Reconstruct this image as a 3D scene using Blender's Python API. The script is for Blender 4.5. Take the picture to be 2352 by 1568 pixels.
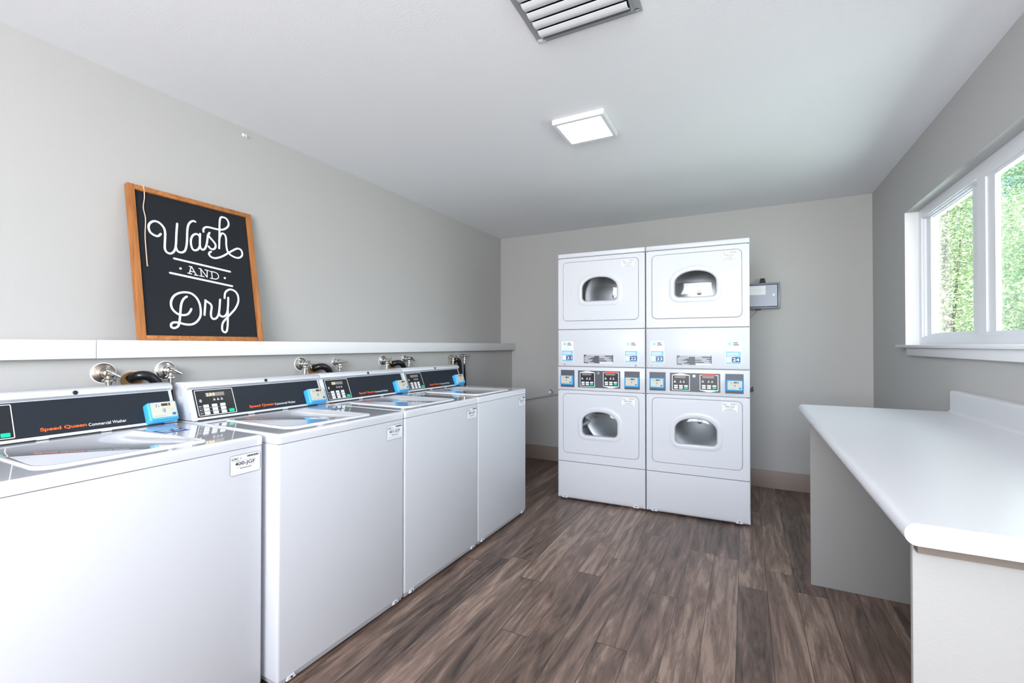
import bpy, bmesh, math, random
from mathutils import Vector, Matrix
random.seed(7)
PI = math.pi
SC = bpy.context.scene
COL = SC.collection
for o in list(bpy.data.objects):
    bpy.data.objects.remove(o)

# ------------------------------------------------------------------ room figures (metres)
XL, XLOW, XR = -2.467, -2.324, 0.901      # upper left wall, thicker lower left wall, right wall
YB, YF, H = 4.502, -1.60, 2.4374          # back wall, front wall (behind camera), ceiling
WIN_Y0, WIN_Y1, WIN_Z0, WIN_Z1 = 2.02, 3.68, 1.215, 2.066

# ------------------------------------------------------------------ camera
cam = bpy.data.cameras.new('camera')
cam.sensor_width = 36.0
cam.lens = 1038.4 * 36.0 / 2352.0
cam.clip_start = 0.02
cam.clip_end = 300
cam_ob = bpy.data.objects.new('camera', cam)
cam_ob.location = (0, 0, 1.2302)
cam_ob.rotation_euler = (math.radians(90.488), 0, math.radians(27.307))
COL.objects.link(cam_ob)
SC.camera = cam_ob

# ------------------------------------------------------------------ sky, sun, daylight, exposure
world = bpy.data.worlds.new('sky')
SC.world = world
world.use_nodes = True
wn = world.node_tree
wn.nodes.clear()
sky = wn.nodes.new('ShaderNodeTexSky')
sky.sky_type = 'NISHITA'
sky.sun_disc = False
sky.sun_elevation = math.radians(50)
sky.sun_rotation = math.radians(215)
sky.air_density = 1.0
sky.dust_density = 1.5
bg = wn.nodes.new('ShaderNodeBackground')
bg.inputs['Strength'].default_value = 0.32
wo = wn.nodes.new('ShaderNodeOutputWorld')
wn.links.new(sky.outputs[0], bg.inputs['Color'])
wn.links.new(bg.outputs[0], wo.inputs['Surface'])

def light(name, kind, energy, loc, rot, color=(1, 1, 1), size=None, size_y=None):
    d = bpy.data.lights.new(name, kind)
    d.energy = energy
    d.color = color
    if kind == 'AREA':
        d.shape = 'RECTANGLE'
        d.size, d.size_y = size, size_y
    o = bpy.data.objects.new(name, d)
    o.location = loc
    o.rotation_euler = [math.radians(a) for a in rot]
    COL.objects.link(o)
    return o

sun = light('sun', 'SUN', 15.0, (-6, -6, 12), (48, 0, -52), (1.0, 0.95, 0.86))
sun.data.angle = math.radians(1.0)
# added soft fill from behind the camera, high up; no known window there
light('rear_fill', 'AREA', 81.0, (-0.20, YF + 0.02, 1.68), (90, 0, 0), (0.94, 0.965, 1.0), 1.7, 1.3)
# daylight through the window in the right wall
light('window_daylight', 'AREA', 18.0, (1.32, 2.85, 1.66), (90, 0, 90), (0.93, 0.98, 1.0), 1.6, 0.8)

SC.view_settings.view_transform = 'Standard'
SC.view_settings.look = 'None'
SC.view_settings.gamma = 1.0
SC.view_settings.use_curve_mapping = False
SC.view_settings.exposure = 0.80

# ------------------------------------------------------------------ materials
def mat(name, color, rough=0.5, metal=0.0, spec=0.5, coat=0.0, bump=0.0, bscale=200.0, vary=0.0):
    m = bpy.data.materials.new(name)
    m.use_nodes = True
    nt = m.node_tree
    b = nt.nodes['Principled BSDF']
    b.inputs['Base Color'].default_value = (*color, 1)
    b.inputs['Roughness'].default_value = rough
    b.inputs['Metallic'].default_value = metal
    b.inputs['Specular IOR Level'].default_value = spec
    b.inputs['Coat Weight'].default_value = coat
    b.inputs['Coat Roughness'].default_value = 0.04 if coat > 0.9 else 0.08
    if bump or vary:
        tc = nt.nodes.new('ShaderNodeTexCoord')
        nz = nt.nodes.new('ShaderNodeTexNoise')
        nz.inputs['Scale'].default_value = bscale
        nz.inputs['Detail'].default_value = 4
        nt.links.new(tc.outputs['Object'], nz.inputs['Vector'])
        if bump:
            bp = nt.nodes.new('ShaderNodeBump')
            bp.inputs['Strength'].default_value = bump
            bp.inputs['Distance'].default_value = 0.002
            nt.links.new(nz.outputs['Fac'], bp.inputs['Height'])
            nt.links.new(bp.outputs['Normal'], b.inputs['Normal'])
        if vary:
            n2 = nt.nodes.new('ShaderNodeTexNoise')
            n2.inputs['Scale'].default_value = 6.0
            n2.inputs['Detail'].default_value = 6
            nt.links.new(tc.outputs['Object'], n2.inputs['Vector'])
            mx = nt.nodes.new('ShaderNodeMix')
            mx.data_type = 'RGBA'
            mx.inputs[6].default_value = (*[c * (1 - vary) for c in color], 1)
            mx.inputs[7].default_value = (*[min(1, c * (1 + vary)) for c in color], 1)
            nt.links.new(n2.outputs['Fac'], mx.inputs[0])
            nt.links.new(mx.outputs[2], b.inputs['Base Color'])
    return m

def emit(name, color, strength):
    m = bpy.data.materials.new(name)
    m.use_nodes = True
    b = m.node_tree.nodes['Principled BSDF']
    b.inputs['Base Color'].default_value = (*color, 1)
    b.inputs['Emission Color'].default_value = (*color, 1)
    b.inputs['Emission Strength'].default_value = strength
    return m

def glass(name, tint, refl, rough=0.0):
    m = bpy.data.materials.new(name)
    m.use_nodes = True
    nt = m.node_tree
    nt.nodes.clear()
    tr = nt.nodes.new('ShaderNodeBsdfTransparent')
    tr.inputs['Color'].default_value = (*tint, 1)
    gl = nt.nodes.new('ShaderNodeBsdfGlossy')
    gl.inputs['Roughness'].default_value = rough
    fr = nt.nodes.new('ShaderNodeFresnel')
    fr.inputs['IOR'].default_value = 1.5
    ad = nt.nodes.new('ShaderNodeMath')
    ad.operation = 'ADD'
    ad.use_clamp = True
    ad.inputs[1].default_value = refl
    mx = nt.nodes.new('ShaderNodeMixShader')
    out = nt.nodes.new('ShaderNodeOutputMaterial')
    # the same reflectance from either side of the pane
    ge = nt.nodes.new('ShaderNodeNewGeometry')
    ma = nt.nodes.new('ShaderNodeMath')
    ma.operation = 'MULTIPLY_ADD'
    ma.inputs[1].default_value = 1 / 1.5 - 1.5
    ma.inputs[2].default_value = 1.5
    nt.links.new(ge.outputs['Backfacing'], ma.inputs[0])
    nt.links.new(ma.outputs[0], fr.inputs['IOR'])
    nt.links.new(fr.outputs[0], ad.inputs[0])
    nt.links.new(ad.outputs[0], mx.inputs[0])
    nt.links.new(tr.outputs[0], mx.inputs[1])
    nt.links.new(gl.outputs[0], mx.inputs[2])
    nt.links.new(mx.outputs[0], out.inputs['Surface'])
    return m

def wood_floor():
    m = bpy.data.materials.new('wood_plank_floor')
    m.use_nodes = True
    nt = m.node_tree
    L = nt.links.new
    b = nt.nodes['Principled BSDF']
    geo = nt.nodes.new('ShaderNodeNewGeometry')
    sep = nt.nodes.new('ShaderNodeSeparateXYZ')
    L(geo.outputs['Position'], sep.inputs[0])
    def M(op, a, c=None, d=None):
        n = nt.nodes.new('ShaderNodeMath')
        n.operation = op
        for i, x in enumerate((a, c, d)):
            if x is None:
                continue
            if isinstance(x, (int, float)):
                n.inputs[i].default_value = x
            else:
                L(x, n.inputs[i])
        return n.outputs[0]
    PW, PL = 0.13, 1.2
    xs = M('DIVIDE', M('ADD', sep.outputs['X'], 10.0 * PW + 0.0375), PW)
    row = M('FLOOR', xs)
    fx = M('SUBTRACT', xs, row)
    w1 = nt.nodes.new('ShaderNodeTexWhiteNoise')
    w1.noise_dimensions = '1D'
    L(row, w1.inputs['W'])
    ys = M('ADD', M('DIVIDE', sep.outputs['Y'], PL), M('MULTIPLY', w1.outputs['Value'], 7.0))
    col = M('FLOOR', ys)
    fy = M('SUBTRACT', ys, col)
    pid = M('ADD', M('MULTIPLY', row, 17.31), M('MULTIPLY', col, 5.77))
    w2 = nt.nodes.new('ShaderNodeTexWhiteNoise')
    w2.noise_dimensions = '1D'
    L(pid, w2.inputs['W'])
    # grain coordinates: stretched along the plank, shifted per plank
    cmb = nt.nodes.new('ShaderNodeCombineXYZ')
    L(M('ADD', sep.outputs['X'], M('MULTIPLY', w2.outputs['Value'], 31.0)), cmb.inputs['X'])
    L(M('ADD', M('MULTIPLY', sep.outputs['Y'], 0.10), M('MULTIPLY', w2.outputs['Value'], 13.0)), cmb.inputs['Y'])
    L(M('MULTIPLY', w2.outputs['Value'], 9.0), cmb.inputs['Z'])
    def noise(scale, detail, rough, dist):
        n = nt.nodes.new('ShaderNodeTexNoise')
        n.inputs['Scale'].default_value = scale
        n.inputs['Detail'].default_value = detail
        n.inputs['Roughness'].default_value = rough
        n.inputs['Distortion'].default_value = dist
        L(cmb.outputs[0], n.inputs['Vector'])
        return n.outputs['Fac']
    big = noise(11.0, 4.0, 0.6, 2.2)
    mid = noise(30.0, 5.0, 0.7, 1.6)
    fine = noise(110.0, 4.0, 0.65, 0.4)
    v = M('ADD', M('ADD', M('MULTIPLY', big, 0.80), M('MULTIPLY', mid, 0.48)), M('ADD', M('MULTIPLY', fine, 0.16), M('MULTIPLY', w2.outputs['Value'], 0.19)))
    ramp = nt.nodes.new('ShaderNodeValToRGB')
    r = ramp.color_ramp
    r.elements[0].position = 0.59
    r.elements[0].color = (0.033, 0.023, 0.018, 1)
    r.elements[1].position = 1.08
    r.elements[1].color = (0.317, 0.228, 0.181, 1)
    for p, c in ((0.67, (0.079, 0.053, 0.041, 1)), (0.80, (0.144, 0.096, 0.076, 1)), (0.90, (0.206, 0.138, 0.109, 1))):
        e = r.elements.new(p)
        e.color = c
    L(v, ramp.inputs[0])
    # seams
    ex = M('LESS_THAN', M('MINIMUM', fx, M('SUBTRACT', 1.0, fx)), 0.011)
    ey = M('LESS_THAN', M('MINIMUM', fy, M('SUBTRACT', 1.0, fy)), 0.0016)
    seam = M('MAXIMUM', ex, ey)
    mx = nt.nodes.new('ShaderNodeMix')
    mx.data_type = 'RGBA'
    L(M('MULTIPLY', seam, 0.72), mx.inputs[0])
    L(ramp.outputs[0], mx.inputs[6])
    mx.inputs[7].default_value = (0.016, 0.011, 0.010, 1)
    L(mx.outputs[2], b.inputs['Base Color'])
    L(M('ADD', M('MULTIPLY', fine, 0.2), 0.27), b.inputs['Roughness'])
    bp = nt.nodes.new('ShaderNodeBump')
    bp.inputs['Strength'].default_value = 0.25
    bp.inputs['Distance'].default_value = 0.002
    L(M('SUBTRACT', M('MULTIPLY', fine, 0.5), seam), bp.inputs['Height'])
    L(bp.outputs[0], b.inputs['Normal'])
    return m

def stained_wood(name, dark, light_, axis):
    m = bpy.data.materials.new(name)
    m.use_nodes = True
    nt = m.node_tree
    b = nt.nodes['Principled BSDF']
    tc = nt.nodes.new('ShaderNodeTexCoord')
    mp = nt.nodes.new('ShaderNodeMapping')
    s = [26.0, 26.0, 26.0]
    s[axis] = 2.5
    mp.inputs['Scale'].default_value = s
    nz = nt.nodes.new('ShaderNodeTexNoise')
    nz.inputs['Scale'].default_value = 1.6
    nz.inputs['Detail'].default_value = 6
    nz.inputs['Distortion'].default_value = 1.2
    rp = nt.nodes.new('ShaderNodeValToRGB')
    rp.color_ramp.elements[0].position = 0.3
    rp.color_ramp.elements[0].color = (*dark, 1)
    rp.color_ramp.elements[1].position = 0.7
    rp.color_ramp.elements[1].color = (*light_, 1)
    nt.links.new(tc.outputs['Object'], mp.inputs[0])
    nt.links.new(mp.outputs[0], nz.inputs['Vector'])
    nt.links.new(nz.outputs['Fac'], rp.inputs[0])
    nt.links.new(rp.outputs[0], b.inputs['Base Color'])
    b.inputs['Roughness'].default_value = 0.5
    return m

def leaf_mat(name, c1, c2):
    m = bpy.data.materials.new(name)
    m.use_nodes = True
    nt = m.node_tree
    b = nt.nodes['Principled BSDF']
    g = nt.nodes.new('ShaderNodeNewGeometry')
    mx = nt.nodes.new('ShaderNodeMix')
    mx.data_type = 'RGBA'
    mx.inputs[6].default_value = (*c1, 1)
    mx.inputs[7].default_value = (*c2, 1)
    nt.links.new(g.outputs['Random Per Island'], mx.inputs[0])
    nt.links.new(mx.outputs[2], b.inputs['Base Color'])
    b.inputs['Roughness'].default_value = 0.45
    tl = nt.nodes.new('ShaderNodeBsdfTranslucent')
    nt.links.new(mx.outputs[2], tl.inputs['Color'])
    ms = nt.nodes.new('ShaderNodeMixShader')
    ms.inputs[0].default_value = 0.4
    out = nt.nodes['Material Output']
    nt.links.new(b.outputs[0], ms.inputs[1])
    nt.links.new(tl.outputs[0], ms.inputs[2])
    nt.links.new(ms.outputs[0], out.inputs['Surface'])
    return m

M_ = {}
M_['wall'] = mat('grey_wall_paint', (0.49, 0.482, 0.474), 0.7, spec=0.3, bump=0.25, bscale=160)
M_['ceiling'] = mat('white_ceiling_paint', (0.86, 0.865, 0.89), 0.75, spec=0.25, bump=0.25, bscale=110)
M_['trim'] = mat('white_trim_paint', (0.79, 0.79, 0.81), 0.4, bump=0.05, bscale=60)
M_['baseboard'] = mat('taupe_baseboard', (0.33, 0.265, 0.235), 0.5, vary=0.05)
M_['floor'] = wood_floor()
M_['enamel'] = mat('white_enamel', (0.655, 0.672, 0.722), 0.36, spec=0.3, coat=0.08, vary=0.004)
M_['enamel_top'] = mat('glossy_white_enamel', (0.70, 0.715, 0.765), 0.09, coat=1.0, vary=0.004)
M_['enamel_top'].node_tree.nodes['Principled BSDF'].inputs['Coat IOR'].default_value = 2.0
M_['seam'] = mat('dark_seam', (0.12, 0.12, 0.13), 0.7, vary=0.02)
M_['grey_plastic'] = mat('grey_painted_steel', (0.40, 0.40, 0.44), 0.45, vary=0.03)
M_['black'] = mat('black_rubber', (0.012, 0.012, 0.014), 0.35, vary=0.05)
M_['fascia'] = mat('dark_slate_fascia', (0.018, 0.023, 0.032), 0.4, spec=0.25, vary=0.05)
M_['fascia2'] = mat('slate_fascia', (0.075, 0.082, 0.105), 0.4, vary=0.05)
M_['keypad'] = mat('black_keypad', (0.011, 0.013, 0.018), 0.3, vary=0.05)
M_['print_white'] = mat('white_print', (0.85, 0.86, 0.88), 0.5, vary=0.01)
M_['print_grey'] = mat('grey_print', (0.16, 0.16, 0.19), 0.6, vary=0.02)
M_['print_light'] = mat('pale_grey_print', (0.62, 0.63, 0.67), 0.6, vary=0.02)
M_['print_black'] = mat('black_print', (0.012, 0.012, 0.018), 0.6, vary=0.02)
M_['orange'] = mat('orange_print', (0.85, 0.13, 0.02), 0.5, vary=0.02)
M_['red'] = mat('red_print', (0.75, 0.10, 0.09), 0.5, vary=0.02)
M_['green'] = mat('green_button', (0.0, 0.62, 0.33), 0.35, vary=0.02)
M_['button'] = mat('white_button', (0.84, 0.85, 0.87), 0.35, vary=0.01)
M_['lcd'] = mat('lcd_glass', (0.25, 0.23, 0.21), 0.25, vary=0.04)
M_['amber'] = emit('amber_digits', (1.0, 0.72, 0.30), 0.9)
M_['amber_dim'] = mat('amber_lcd', (0.075, 0.040, 0.008), 0.3, vary=0.05)
M_['blue'] = mat('blue_plastic', (0.055, 0.42, 0.83), 0.32, coat=0.3, vary=0.02)
M_['cream'] = mat('cream_label', (0.60, 0.585, 0.51), 0.45, vary=0.01)
M_['sticker'] = mat('white_sticker', (0.84, 0.85, 0.88), 0.4, vary=0.01)
M_['sky_blue'] = mat('light_blue_print', (0.24, 0.55, 0.83), 0.45, vary=0.02)
M_['navy'] = mat('navy_print', (0.022, 0.040, 0.21), 0.45, vary=0.03)
M_['teal'] = mat('teal_print', (0.02, 0.17, 0.36), 0.4, vary=0.06)
M_['pale_teal'] = mat('pale_teal_print', (0.38, 0.68, 0.80), 0.45, vary=0.04)
M_['chrome'] = mat('worn_chrome', (0.62, 0.60, 0.57), 0.22, metal=1.0, vary=0.12)
M_['brass'] = mat('tarnished_steel', (0.42, 0.37, 0.32), 0.32, metal=1.0, vary=0.2)
M_['galv'] = mat('galvanised_drum', (0.60, 0.62, 0.64), 0.36, metal=0.75, vary=0.06)
M_['hose'] = mat('black_hose', (0.010, 0.010, 0.013), 0.22, vary=0.05)
M_['rust'] = mat('rusty_pipe', (0.36, 0.20, 0.075), 0.7, vary=0.3)
M_['patch'] = mat('pale_plaster_patch', (0.60, 0.58, 0.57), 0.8, vary=0.1)
M_['frame_v'] = stained_wood('stained_wood_upright', (0.30, 0.095, 0.020), (0.54, 0.22, 0.062), 2)
M_['frame_h'] = stained_wood('stained_wood_rail', (0.30, 0.095, 0.020), (0.54, 0.22, 0.062), 0)
M_['chalk'] = mat('black_board', (0.016, 0.019, 0.024), 0.6, spec=0.2, vary=0.08)
M_['twine'] = mat('jute_twine', (0.72, 0.55, 0.40), 0.9, vary=0.1)
M_['laminate'] = mat('white_laminate', (0.64, 0.65, 0.68), 0.32, vary=0.005)
M_['panel'] = mat('pale_grey_panel_paint', (0.315, 0.31, 0.30), 0.6, bump=0.2, bscale=160)
M_['cleat'] = mat('raw_wood_cleat', (0.17, 0.14, 0.12), 0.8, vary=0.1)
M_['vinyl'] = mat('white_vinyl', (0.83, 0.84, 0.88), 0.35, vary=0.005)
M_['vent'] = mat('white_louver_enamel', (0.80, 0.80, 0.82), 0.4, vary=0.01)
M_['vent_frame'] = mat('grey_vent_frame', (0.33, 0.345, 0.37), 0.5, vary=0.04)
M_['dark'] = mat('dark_recess', (0.02, 0.02, 0.022), 0.8, vary=0.05)
M_['box'] = mat('blue_grey_steel', (0.25, 0.27, 0.325), 0.38, metal=0.2, vary=0.03)
M_['diffuser'] = emit('led_diffuser', (1.0, 0.99, 0.96), 13.0)
M_['glass'] = glass('window_glass', (0.90, 0.97, 0.945), 0.02)
M_['door_glass'] = glass('dryer_door_glass', (0.86, 0.88, 0.90), 0.0, 0.02)
M_['bark'] = mat('tree_bark', (0.16, 0.125, 0.10), 0.9, bump=0.8, bscale=30, vary=0.2)
M_['grass'] = mat('grass_ground', (0.10, 0.17, 0.05), 0.9, vary=0.3)
M_['leaf_a'] = leaf_mat('bright_green_leaves', (0.24, 0.39, 0.18), (0.64, 0.76, 0.50))
M_['leaf_b'] = leaf_mat('blue_green_leaves', (0.13, 0.25, 0.16), (0.42, 0.55, 0.38))
M_['leaf_c'] = leaf_mat('yellow_green_leaves', (0.38, 0.48, 0.25), (0.82, 0.87, 0.64))

# ------------------------------------------------------------------ mesh helpers
def finish(name, verts, faces, mi, mats, parent=None, smooth=True, angle=32):
    me = bpy.data.meshes.new(name)
    me.from_pydata([tuple(v) for v in verts], [], faces)
    for m in mats:
        me.materials.append(m)
    for p, i in zip(me.polygons, mi):
        p.material_index = i
    bm = bmesh.new()
    bm.from_mesh(me)
    bmesh.ops.recalc_face_normals(bm, faces=bm.faces)
    bm.to_mesh(me)
    bm.free()
    if smooth:
        me.polygons.foreach_set('use_smooth', [True] * len(me.polygons))
        me.set_sharp_from_angle(angle=math.radians(angle))
    me.update()
    o = bpy.data.objects.new(name, me)
    COL.objects.link(o)
    if parent is not None:
        o.parent = parent
    return o

TEXT = {}
def text_geo(s, bold=0.0, slant=0.0):
    """flat outline of a line of text, scaled into the unit box"""
    k = (s, bold, slant)
    if k not in TEXT:
        cu = bpy.data.curves.new('t', 'FONT')
        cu.body = s
        cu.offset = bold
        cu.shear = slant
        cu.resolution_u = 4
        o = bpy.data.objects.new('t', cu)
        COL.objects.link(o)
        dg = bpy.context.evaluated_depsgraph_get()
        me = bpy.data.meshes.new_from_object(o.evaluated_get(dg))
        vs = [tuple(v.co) for v in me.vertices]
        fs = [tuple(p.vertices) for p in me.polygons]
        bpy.data.objects.remove(o)
        bpy.data.curves.remove(cu)
        bpy.data.meshes.remove(me)
        x0 = min(v[0] for v in vs); x1 = max(v[0] for v in vs)
        y0 = min(v[1] for v in vs); y1 = max(v[1] for v in vs)
        TEXT[k] = ([((v[0] - x0) / (x1 - x0), (v[1] - y0) / (y1 - y0)) for v in vs], fs)
    return TEXT[k]

def smooth_path(P, n=6, closed=False):
    P = [Vector(p) for p in P]
    out = []
    N = len(P)
    rng = range(N if closed else N - 1)
    for i in rng:
        a = P[(i - 1) % N] if (closed or i > 0) else P[0]
        b, c = P[i], P[(i + 1) % N]
        d = P[(i + 2) % N] if (closed or i + 2 < N) else P[-1]
        for j in range(n):
            t = j / n
            out.append(0.5 * ((2 * b) + (c - a) * t + (2 * a - 5 * b + 4 * c - d) * t * t + (3 * b - a - 3 * c + d) * t ** 3))
    if not closed:
        out.append(P[-1])
    return out

def rrect(u0, u1, v0, v1, r, n=6):
    if r <= 0:
        return [(u0, v0), (u1, v0), (u1, v1), (u0, v1)]
    P = []
    for cx, cy, a0 in ((u1 - r, v0 + r, -90), (u1 - r, v1 - r, 0), (u0 + r, v1 - r, 90), (u0 + r, v0 + r, 180)):
        for i in range(n + 1):
            a = math.radians(a0 + 90 * i / n)
            P.append((cx + r * math.cos(a), cy + r * math.sin(a)))
    return P

def ring_sample(poly, c, N):
    """the polygon's outline met by N rays from c"""
    out = []
    n = len(poly)
    for k in range(N):
        a = 2 * PI * k / N
        dx, dy = math.cos(a), math.sin(a)
        best = None
        for i in range(n):
            x1, y1 = poly[i][0] - c[0], poly[i][1] - c[1]
            x2, y2 = poly[(i + 1) % n][0] - c[0], poly[(i + 1) % n][1] - c[1]
            ex, ey = x2 - x1, y2 - y1
            den = dx * ey - dy * ex
            if abs(den) < 1e-12:
                continue
            t = (x1 * ey - y1 * ex) / den
            s = (x1 * dy - y1 * dx) / den
            if t > 0 and -1e-9 <= s <= 1 + 1e-9 and (best is None or t > best):
                best = t
        out.append((c[0] + dx * best, c[1] + dy * best))
    return out

class MB:
    def __init__(self):
        self.v, self.f, self.mi = [], [], []
    def add(self, vs, fs, m=0):
        o = len(self.v)
        self.v += [tuple(x) for x in vs]
        self.f += [tuple(i + o for i in f) for f in fs]
        self.mi += [m] * len(fs)
        return self
    def box(self, x0, x1, y0, y1, z0, z1, bev=0.0, seg=2, m=0):
        bm = bmesh.new()
        bmesh.ops.create_cube(bm, size=1.0)
        for v in bm.verts:
            v.co = Vector(((x0 + x1) / 2 + v.co.x * (x1 - x0), (y0 + y1) / 2 + v.co.y * (y1 - y0), (z0 + z1) / 2 + v.co.z * (z1 - z0)))
        if bev > 0:
            bmesh.ops.bevel(bm, geom=bm.edges[:], offset=bev, segments=seg, affect='EDGES', profile=0.5)
        bm.verts.index_update()
        self.add([v.co[:] for v in bm.verts], [[v.index for v in f.verts] for f in bm.faces], m)
        bm.free()
        return self
    def prism(self, pts, fn, d0, d1, m=0):
        n = len(pts)
        vs = [fn(u, v, d0) for u, v in pts] + [fn(u, v, d1) for u, v in pts]
        fs = [tuple(range(n)), tuple(range(n, 2 * n))] + [(i, (i + 1) % n, n + (i + 1) % n, n + i) for i in range(n)]
        return self.add(vs, fs, m)
    def plate(self, fn, u0, u1, v0, v1, d0, d1, r=0.0, m=0, bev=0.0, n=6):
        if bev <= 0:
            return self.prism(rrect(u0, u1, v0, v1, r, n), fn, d0, d1, m)
        A = rrect(u0, u1, v0, v1, r, n)
        r2 = max(r - bev, 0.0002)
        B = rrect(u0 + bev, u1 - bev, v0 + bev, v1 - bev, r2, n)
        loops = [[fn(u, v, d0) for u, v in A], [fn(u, v, d1 - bev) for u, v in A], [fn(u, v, d1) for u, v in B]]
        if len(A) != len(B):
            return self.prism(A, fn, d0, d1, m)
        self.loft(loops, m=m, cap0=True, cap1=True)
        return self
    def frame(self, fn, o, i, d0, d1, r=0.0, r2=0.0, m=0, n=6):
        """a flat ring between outer rect o and inner rect i"""
        A = rrect(*o, r, n)
        B = rrect(*i, r2, n)
        if len(A) != len(B):
            c = ((i[0] + i[1]) / 2, (i[2] + i[3]) / 2)
            A, B = ring_sample(A, c, 160), ring_sample(B, c, 160)
        self.loft([[fn(*p, d0) for p in A], [fn(*p, d1) for p in A], [fn(*p, d1) for p in B], [fn(*p, d0) for p in B]], m=m, wrap=True)
        return self
    def loft(self, loops, m=0, cap0=False, cap1=False, wrap=False, closed=True):
        n = len(loops[0])
        vs = [p for l in loops for p in l]
        fs = []
        K = len(loops)
        for k in range(K if wrap else K - 1):
            a, b = k * n, ((k + 1) % K) * n
            for i in range(n if closed else n - 1):
                j = (i + 1) % n
                fs.append((a + i, a + j, b + j, b + i))
        if cap0:
            fs.append(tuple(range(n)))
        if cap1:
            fs.append(tuple(range((K - 1) * n, K * n)))
        return self.add(vs, fs, m)
    def tube(self, path, r, n=12, m=0, cap=True):
        P = [Vector(p) for p in path]
        rs = r if isinstance(r, (list, tuple)) else [r] * len(P)
        loops = []
        up = None
        for i, p in enumerate(P):
            t = (P[min(i + 1, len(P) - 1)] - P[max(i - 1, 0)]).normalized()
            if up is None:
                up = Vector((0, 0, 1)) if abs(t.z) < 0.9 else Vector((1, 0, 0))
            a = (up - t * up.dot(t)).normalized()
            up = a
            b = t.cross(a)
            loops.append([tuple(p + rs[i] * (math.cos(2 * PI * k / n) * a + math.sin(2 * PI * k / n) * b)) for k in range(n)])
        return self.loft(loops, m=m, cap0=cap, cap1=cap)
    def lathe(self, prof, org, axis, n=28, m=0, cap=True):
        """prof: (distance along axis, radius)"""
        ax = Vector(axis).normalized()
        a = ax.orthogonal().normalized()
        b = ax.cross(a)
        o = Vector(org)
        loops = [[tuple(o + ax * h + r * (math.cos(2 * PI * k / n) * a + math.sin(2 * PI * k / n) * b)) for k in range(n)] for h, r in prof]
        return self.loft(loops, m=m, cap0=cap, cap1=cap)
    def text(self, s, fn, u0, u1, v0, v1, d, bold=0.0, slant=0.0, m=0):
        vs, fs = text_geo(s, bold, slant)
        return self.add([fn(u0 + a * (u1 - u0), v0 + b * (v1 - v0), d) for a, b in vs], fs, m)
    def stroke(self, pts, w, fn, d0, d1, m=0, n=6):
        """a painted line of even width with round ends"""
        P = smooth_path([(p[0], p[1], 0) for p in pts], n) if len(pts) > 2 else [Vector((p[0], p[1], 0)) for p in pts]
        h = w / 2
        Lf, Rt = [], []
        for i, p in enumerate(P):
            t = (P[min(i + 1, len(P) - 1)] - P[max(i - 1, 0)])
            t = t.normalized() if t.length > 1e-9 else Vector((1, 0, 0))
            nn = Vector((-t.y, t.x, 0))
            Lf.append(p + nn * h)
            Rt.append(p - nn * h)
        vs, fs = [], []
        for a, b in zip(Lf, Rt):
            e = d1 + 4e-6 * len(vs)
            vs += [fn(a.x, a.y, e), fn(b.x, b.y, e)]
        for i in range(len(P) - 1):
            fs.append((2 * i, 2 * i + 1, 2 * i + 3, 2 * i + 2))
        self.add(vs, fs, m)
        for c in (P[0], P[-1]):
            k = 10
            self.add([fn(c.x + h * math.cos(2 * PI * j / k), c.y + h * math.sin(2 * PI * j / k), d1 + (0 if c == P[0] else 4e-6 * len(vs)) - 0.00002) for j in range(k)], [tuple(range(k))], m)
        return self
    def build(self, name, mats, parent=None, smooth=True, angle=32):
        if not isinstance(mats, (list, tuple)):
            mats = [mats]
        return finish(name, self.v, self.f, self.mi, [M_[k] for k in mats], parent, smooth, angle)

def thing(name, label, cat, loc=(0, 0, 0), rot=(0, 0, 0), group=None):
    o = bpy.data.objects.new(name, None)
    o.empty_display_size = 0.1
    o.location = loc
    o.rotation_euler = rot
    COL.objects.link(o)
    return tag(o, label, cat, group)

def tag(o, label, cat, group=None):
    o['label'] = label
    o['category'] = cat
    if group:
        o['group'] = group
    return o

def structure(o):
    o['kind'] = 'structure'
    return o

def FRONT(u, v, d):
    return (u, -d, v)

# ------------------------------------------------------------------ the room
T = 0.15
structure(MB().box(XL - T, XR + T, YF - T, YB + T, -0.12, 0).build('floor', 'floor', smooth=False))
structure(MB().box(XL - T, XR + T, YF - T, YB + T, H, H + 0.2).build('ceiling', 'ceiling', smooth=False))
# left wall: thin above, furred out below the ledge
structure(MB().box(XL - T, XL, YF - T, YB + T, 0, H).box(XL - 0.001, XLOW, YF, YB, 0, 1.235).build('wall_left', 'wall', smooth=False))
structure(MB().box(XL - T, XR + T, YB, YB + T, 0, H).build('wall_back', 'wall', smooth=False))
mb = MB()
mb.box(XR, XR + T, YF - T, WIN_Y0, 0, H)
mb.box(XR, XR + T, WIN_Y1, YB + T, 0, H)
mb.box(XR, XR + T, WIN_Y0, WIN_Y1, 0, WIN_Z0)
mb.box(XR, XR + T, WIN_Y0, WIN_Y1, WIN_Z1, H)
structure(mb.build('wall_right', 'wall', smooth=False))
# unseen front wall; its high opening is made up for the rear fill
mb = MB()
mb.box(XL - T, -1.15, YF - T, YF, 0, H)
mb.box(0.72, XR + T, YF - T, YF, 0, H)
mb.box(-1.15, 0.72, YF - T, YF, 2.36, H)
mb.box(-1.15, 0.72, YF - T, YF, 0, 1.0)
structure(mb.build('wall_front', 'wall', smooth=False))
# baseboard on the back wall
structure(MB().box(XLOW, XR, YB - 0.012, YB, 0.0, 0.150, 0.003).build('baseboard_back', 'baseboard'))
# white ledge boards that cap the thicker lower wall
JOINT = 0.836
for i, (y0, y1) in enumerate(((YF, JOINT - 0.001), (JOINT + 0.001, YB))):
    mb = MB().box(XL, -2.299, y0, y1, 1.233, 1.2505)
    mb.box(-2.300, -2.281, y0, y1, 1.1780, 1.2515, 0.0025)
    structure(mb.build('trim_%d' % (i + 1), 'trim'))

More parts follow.
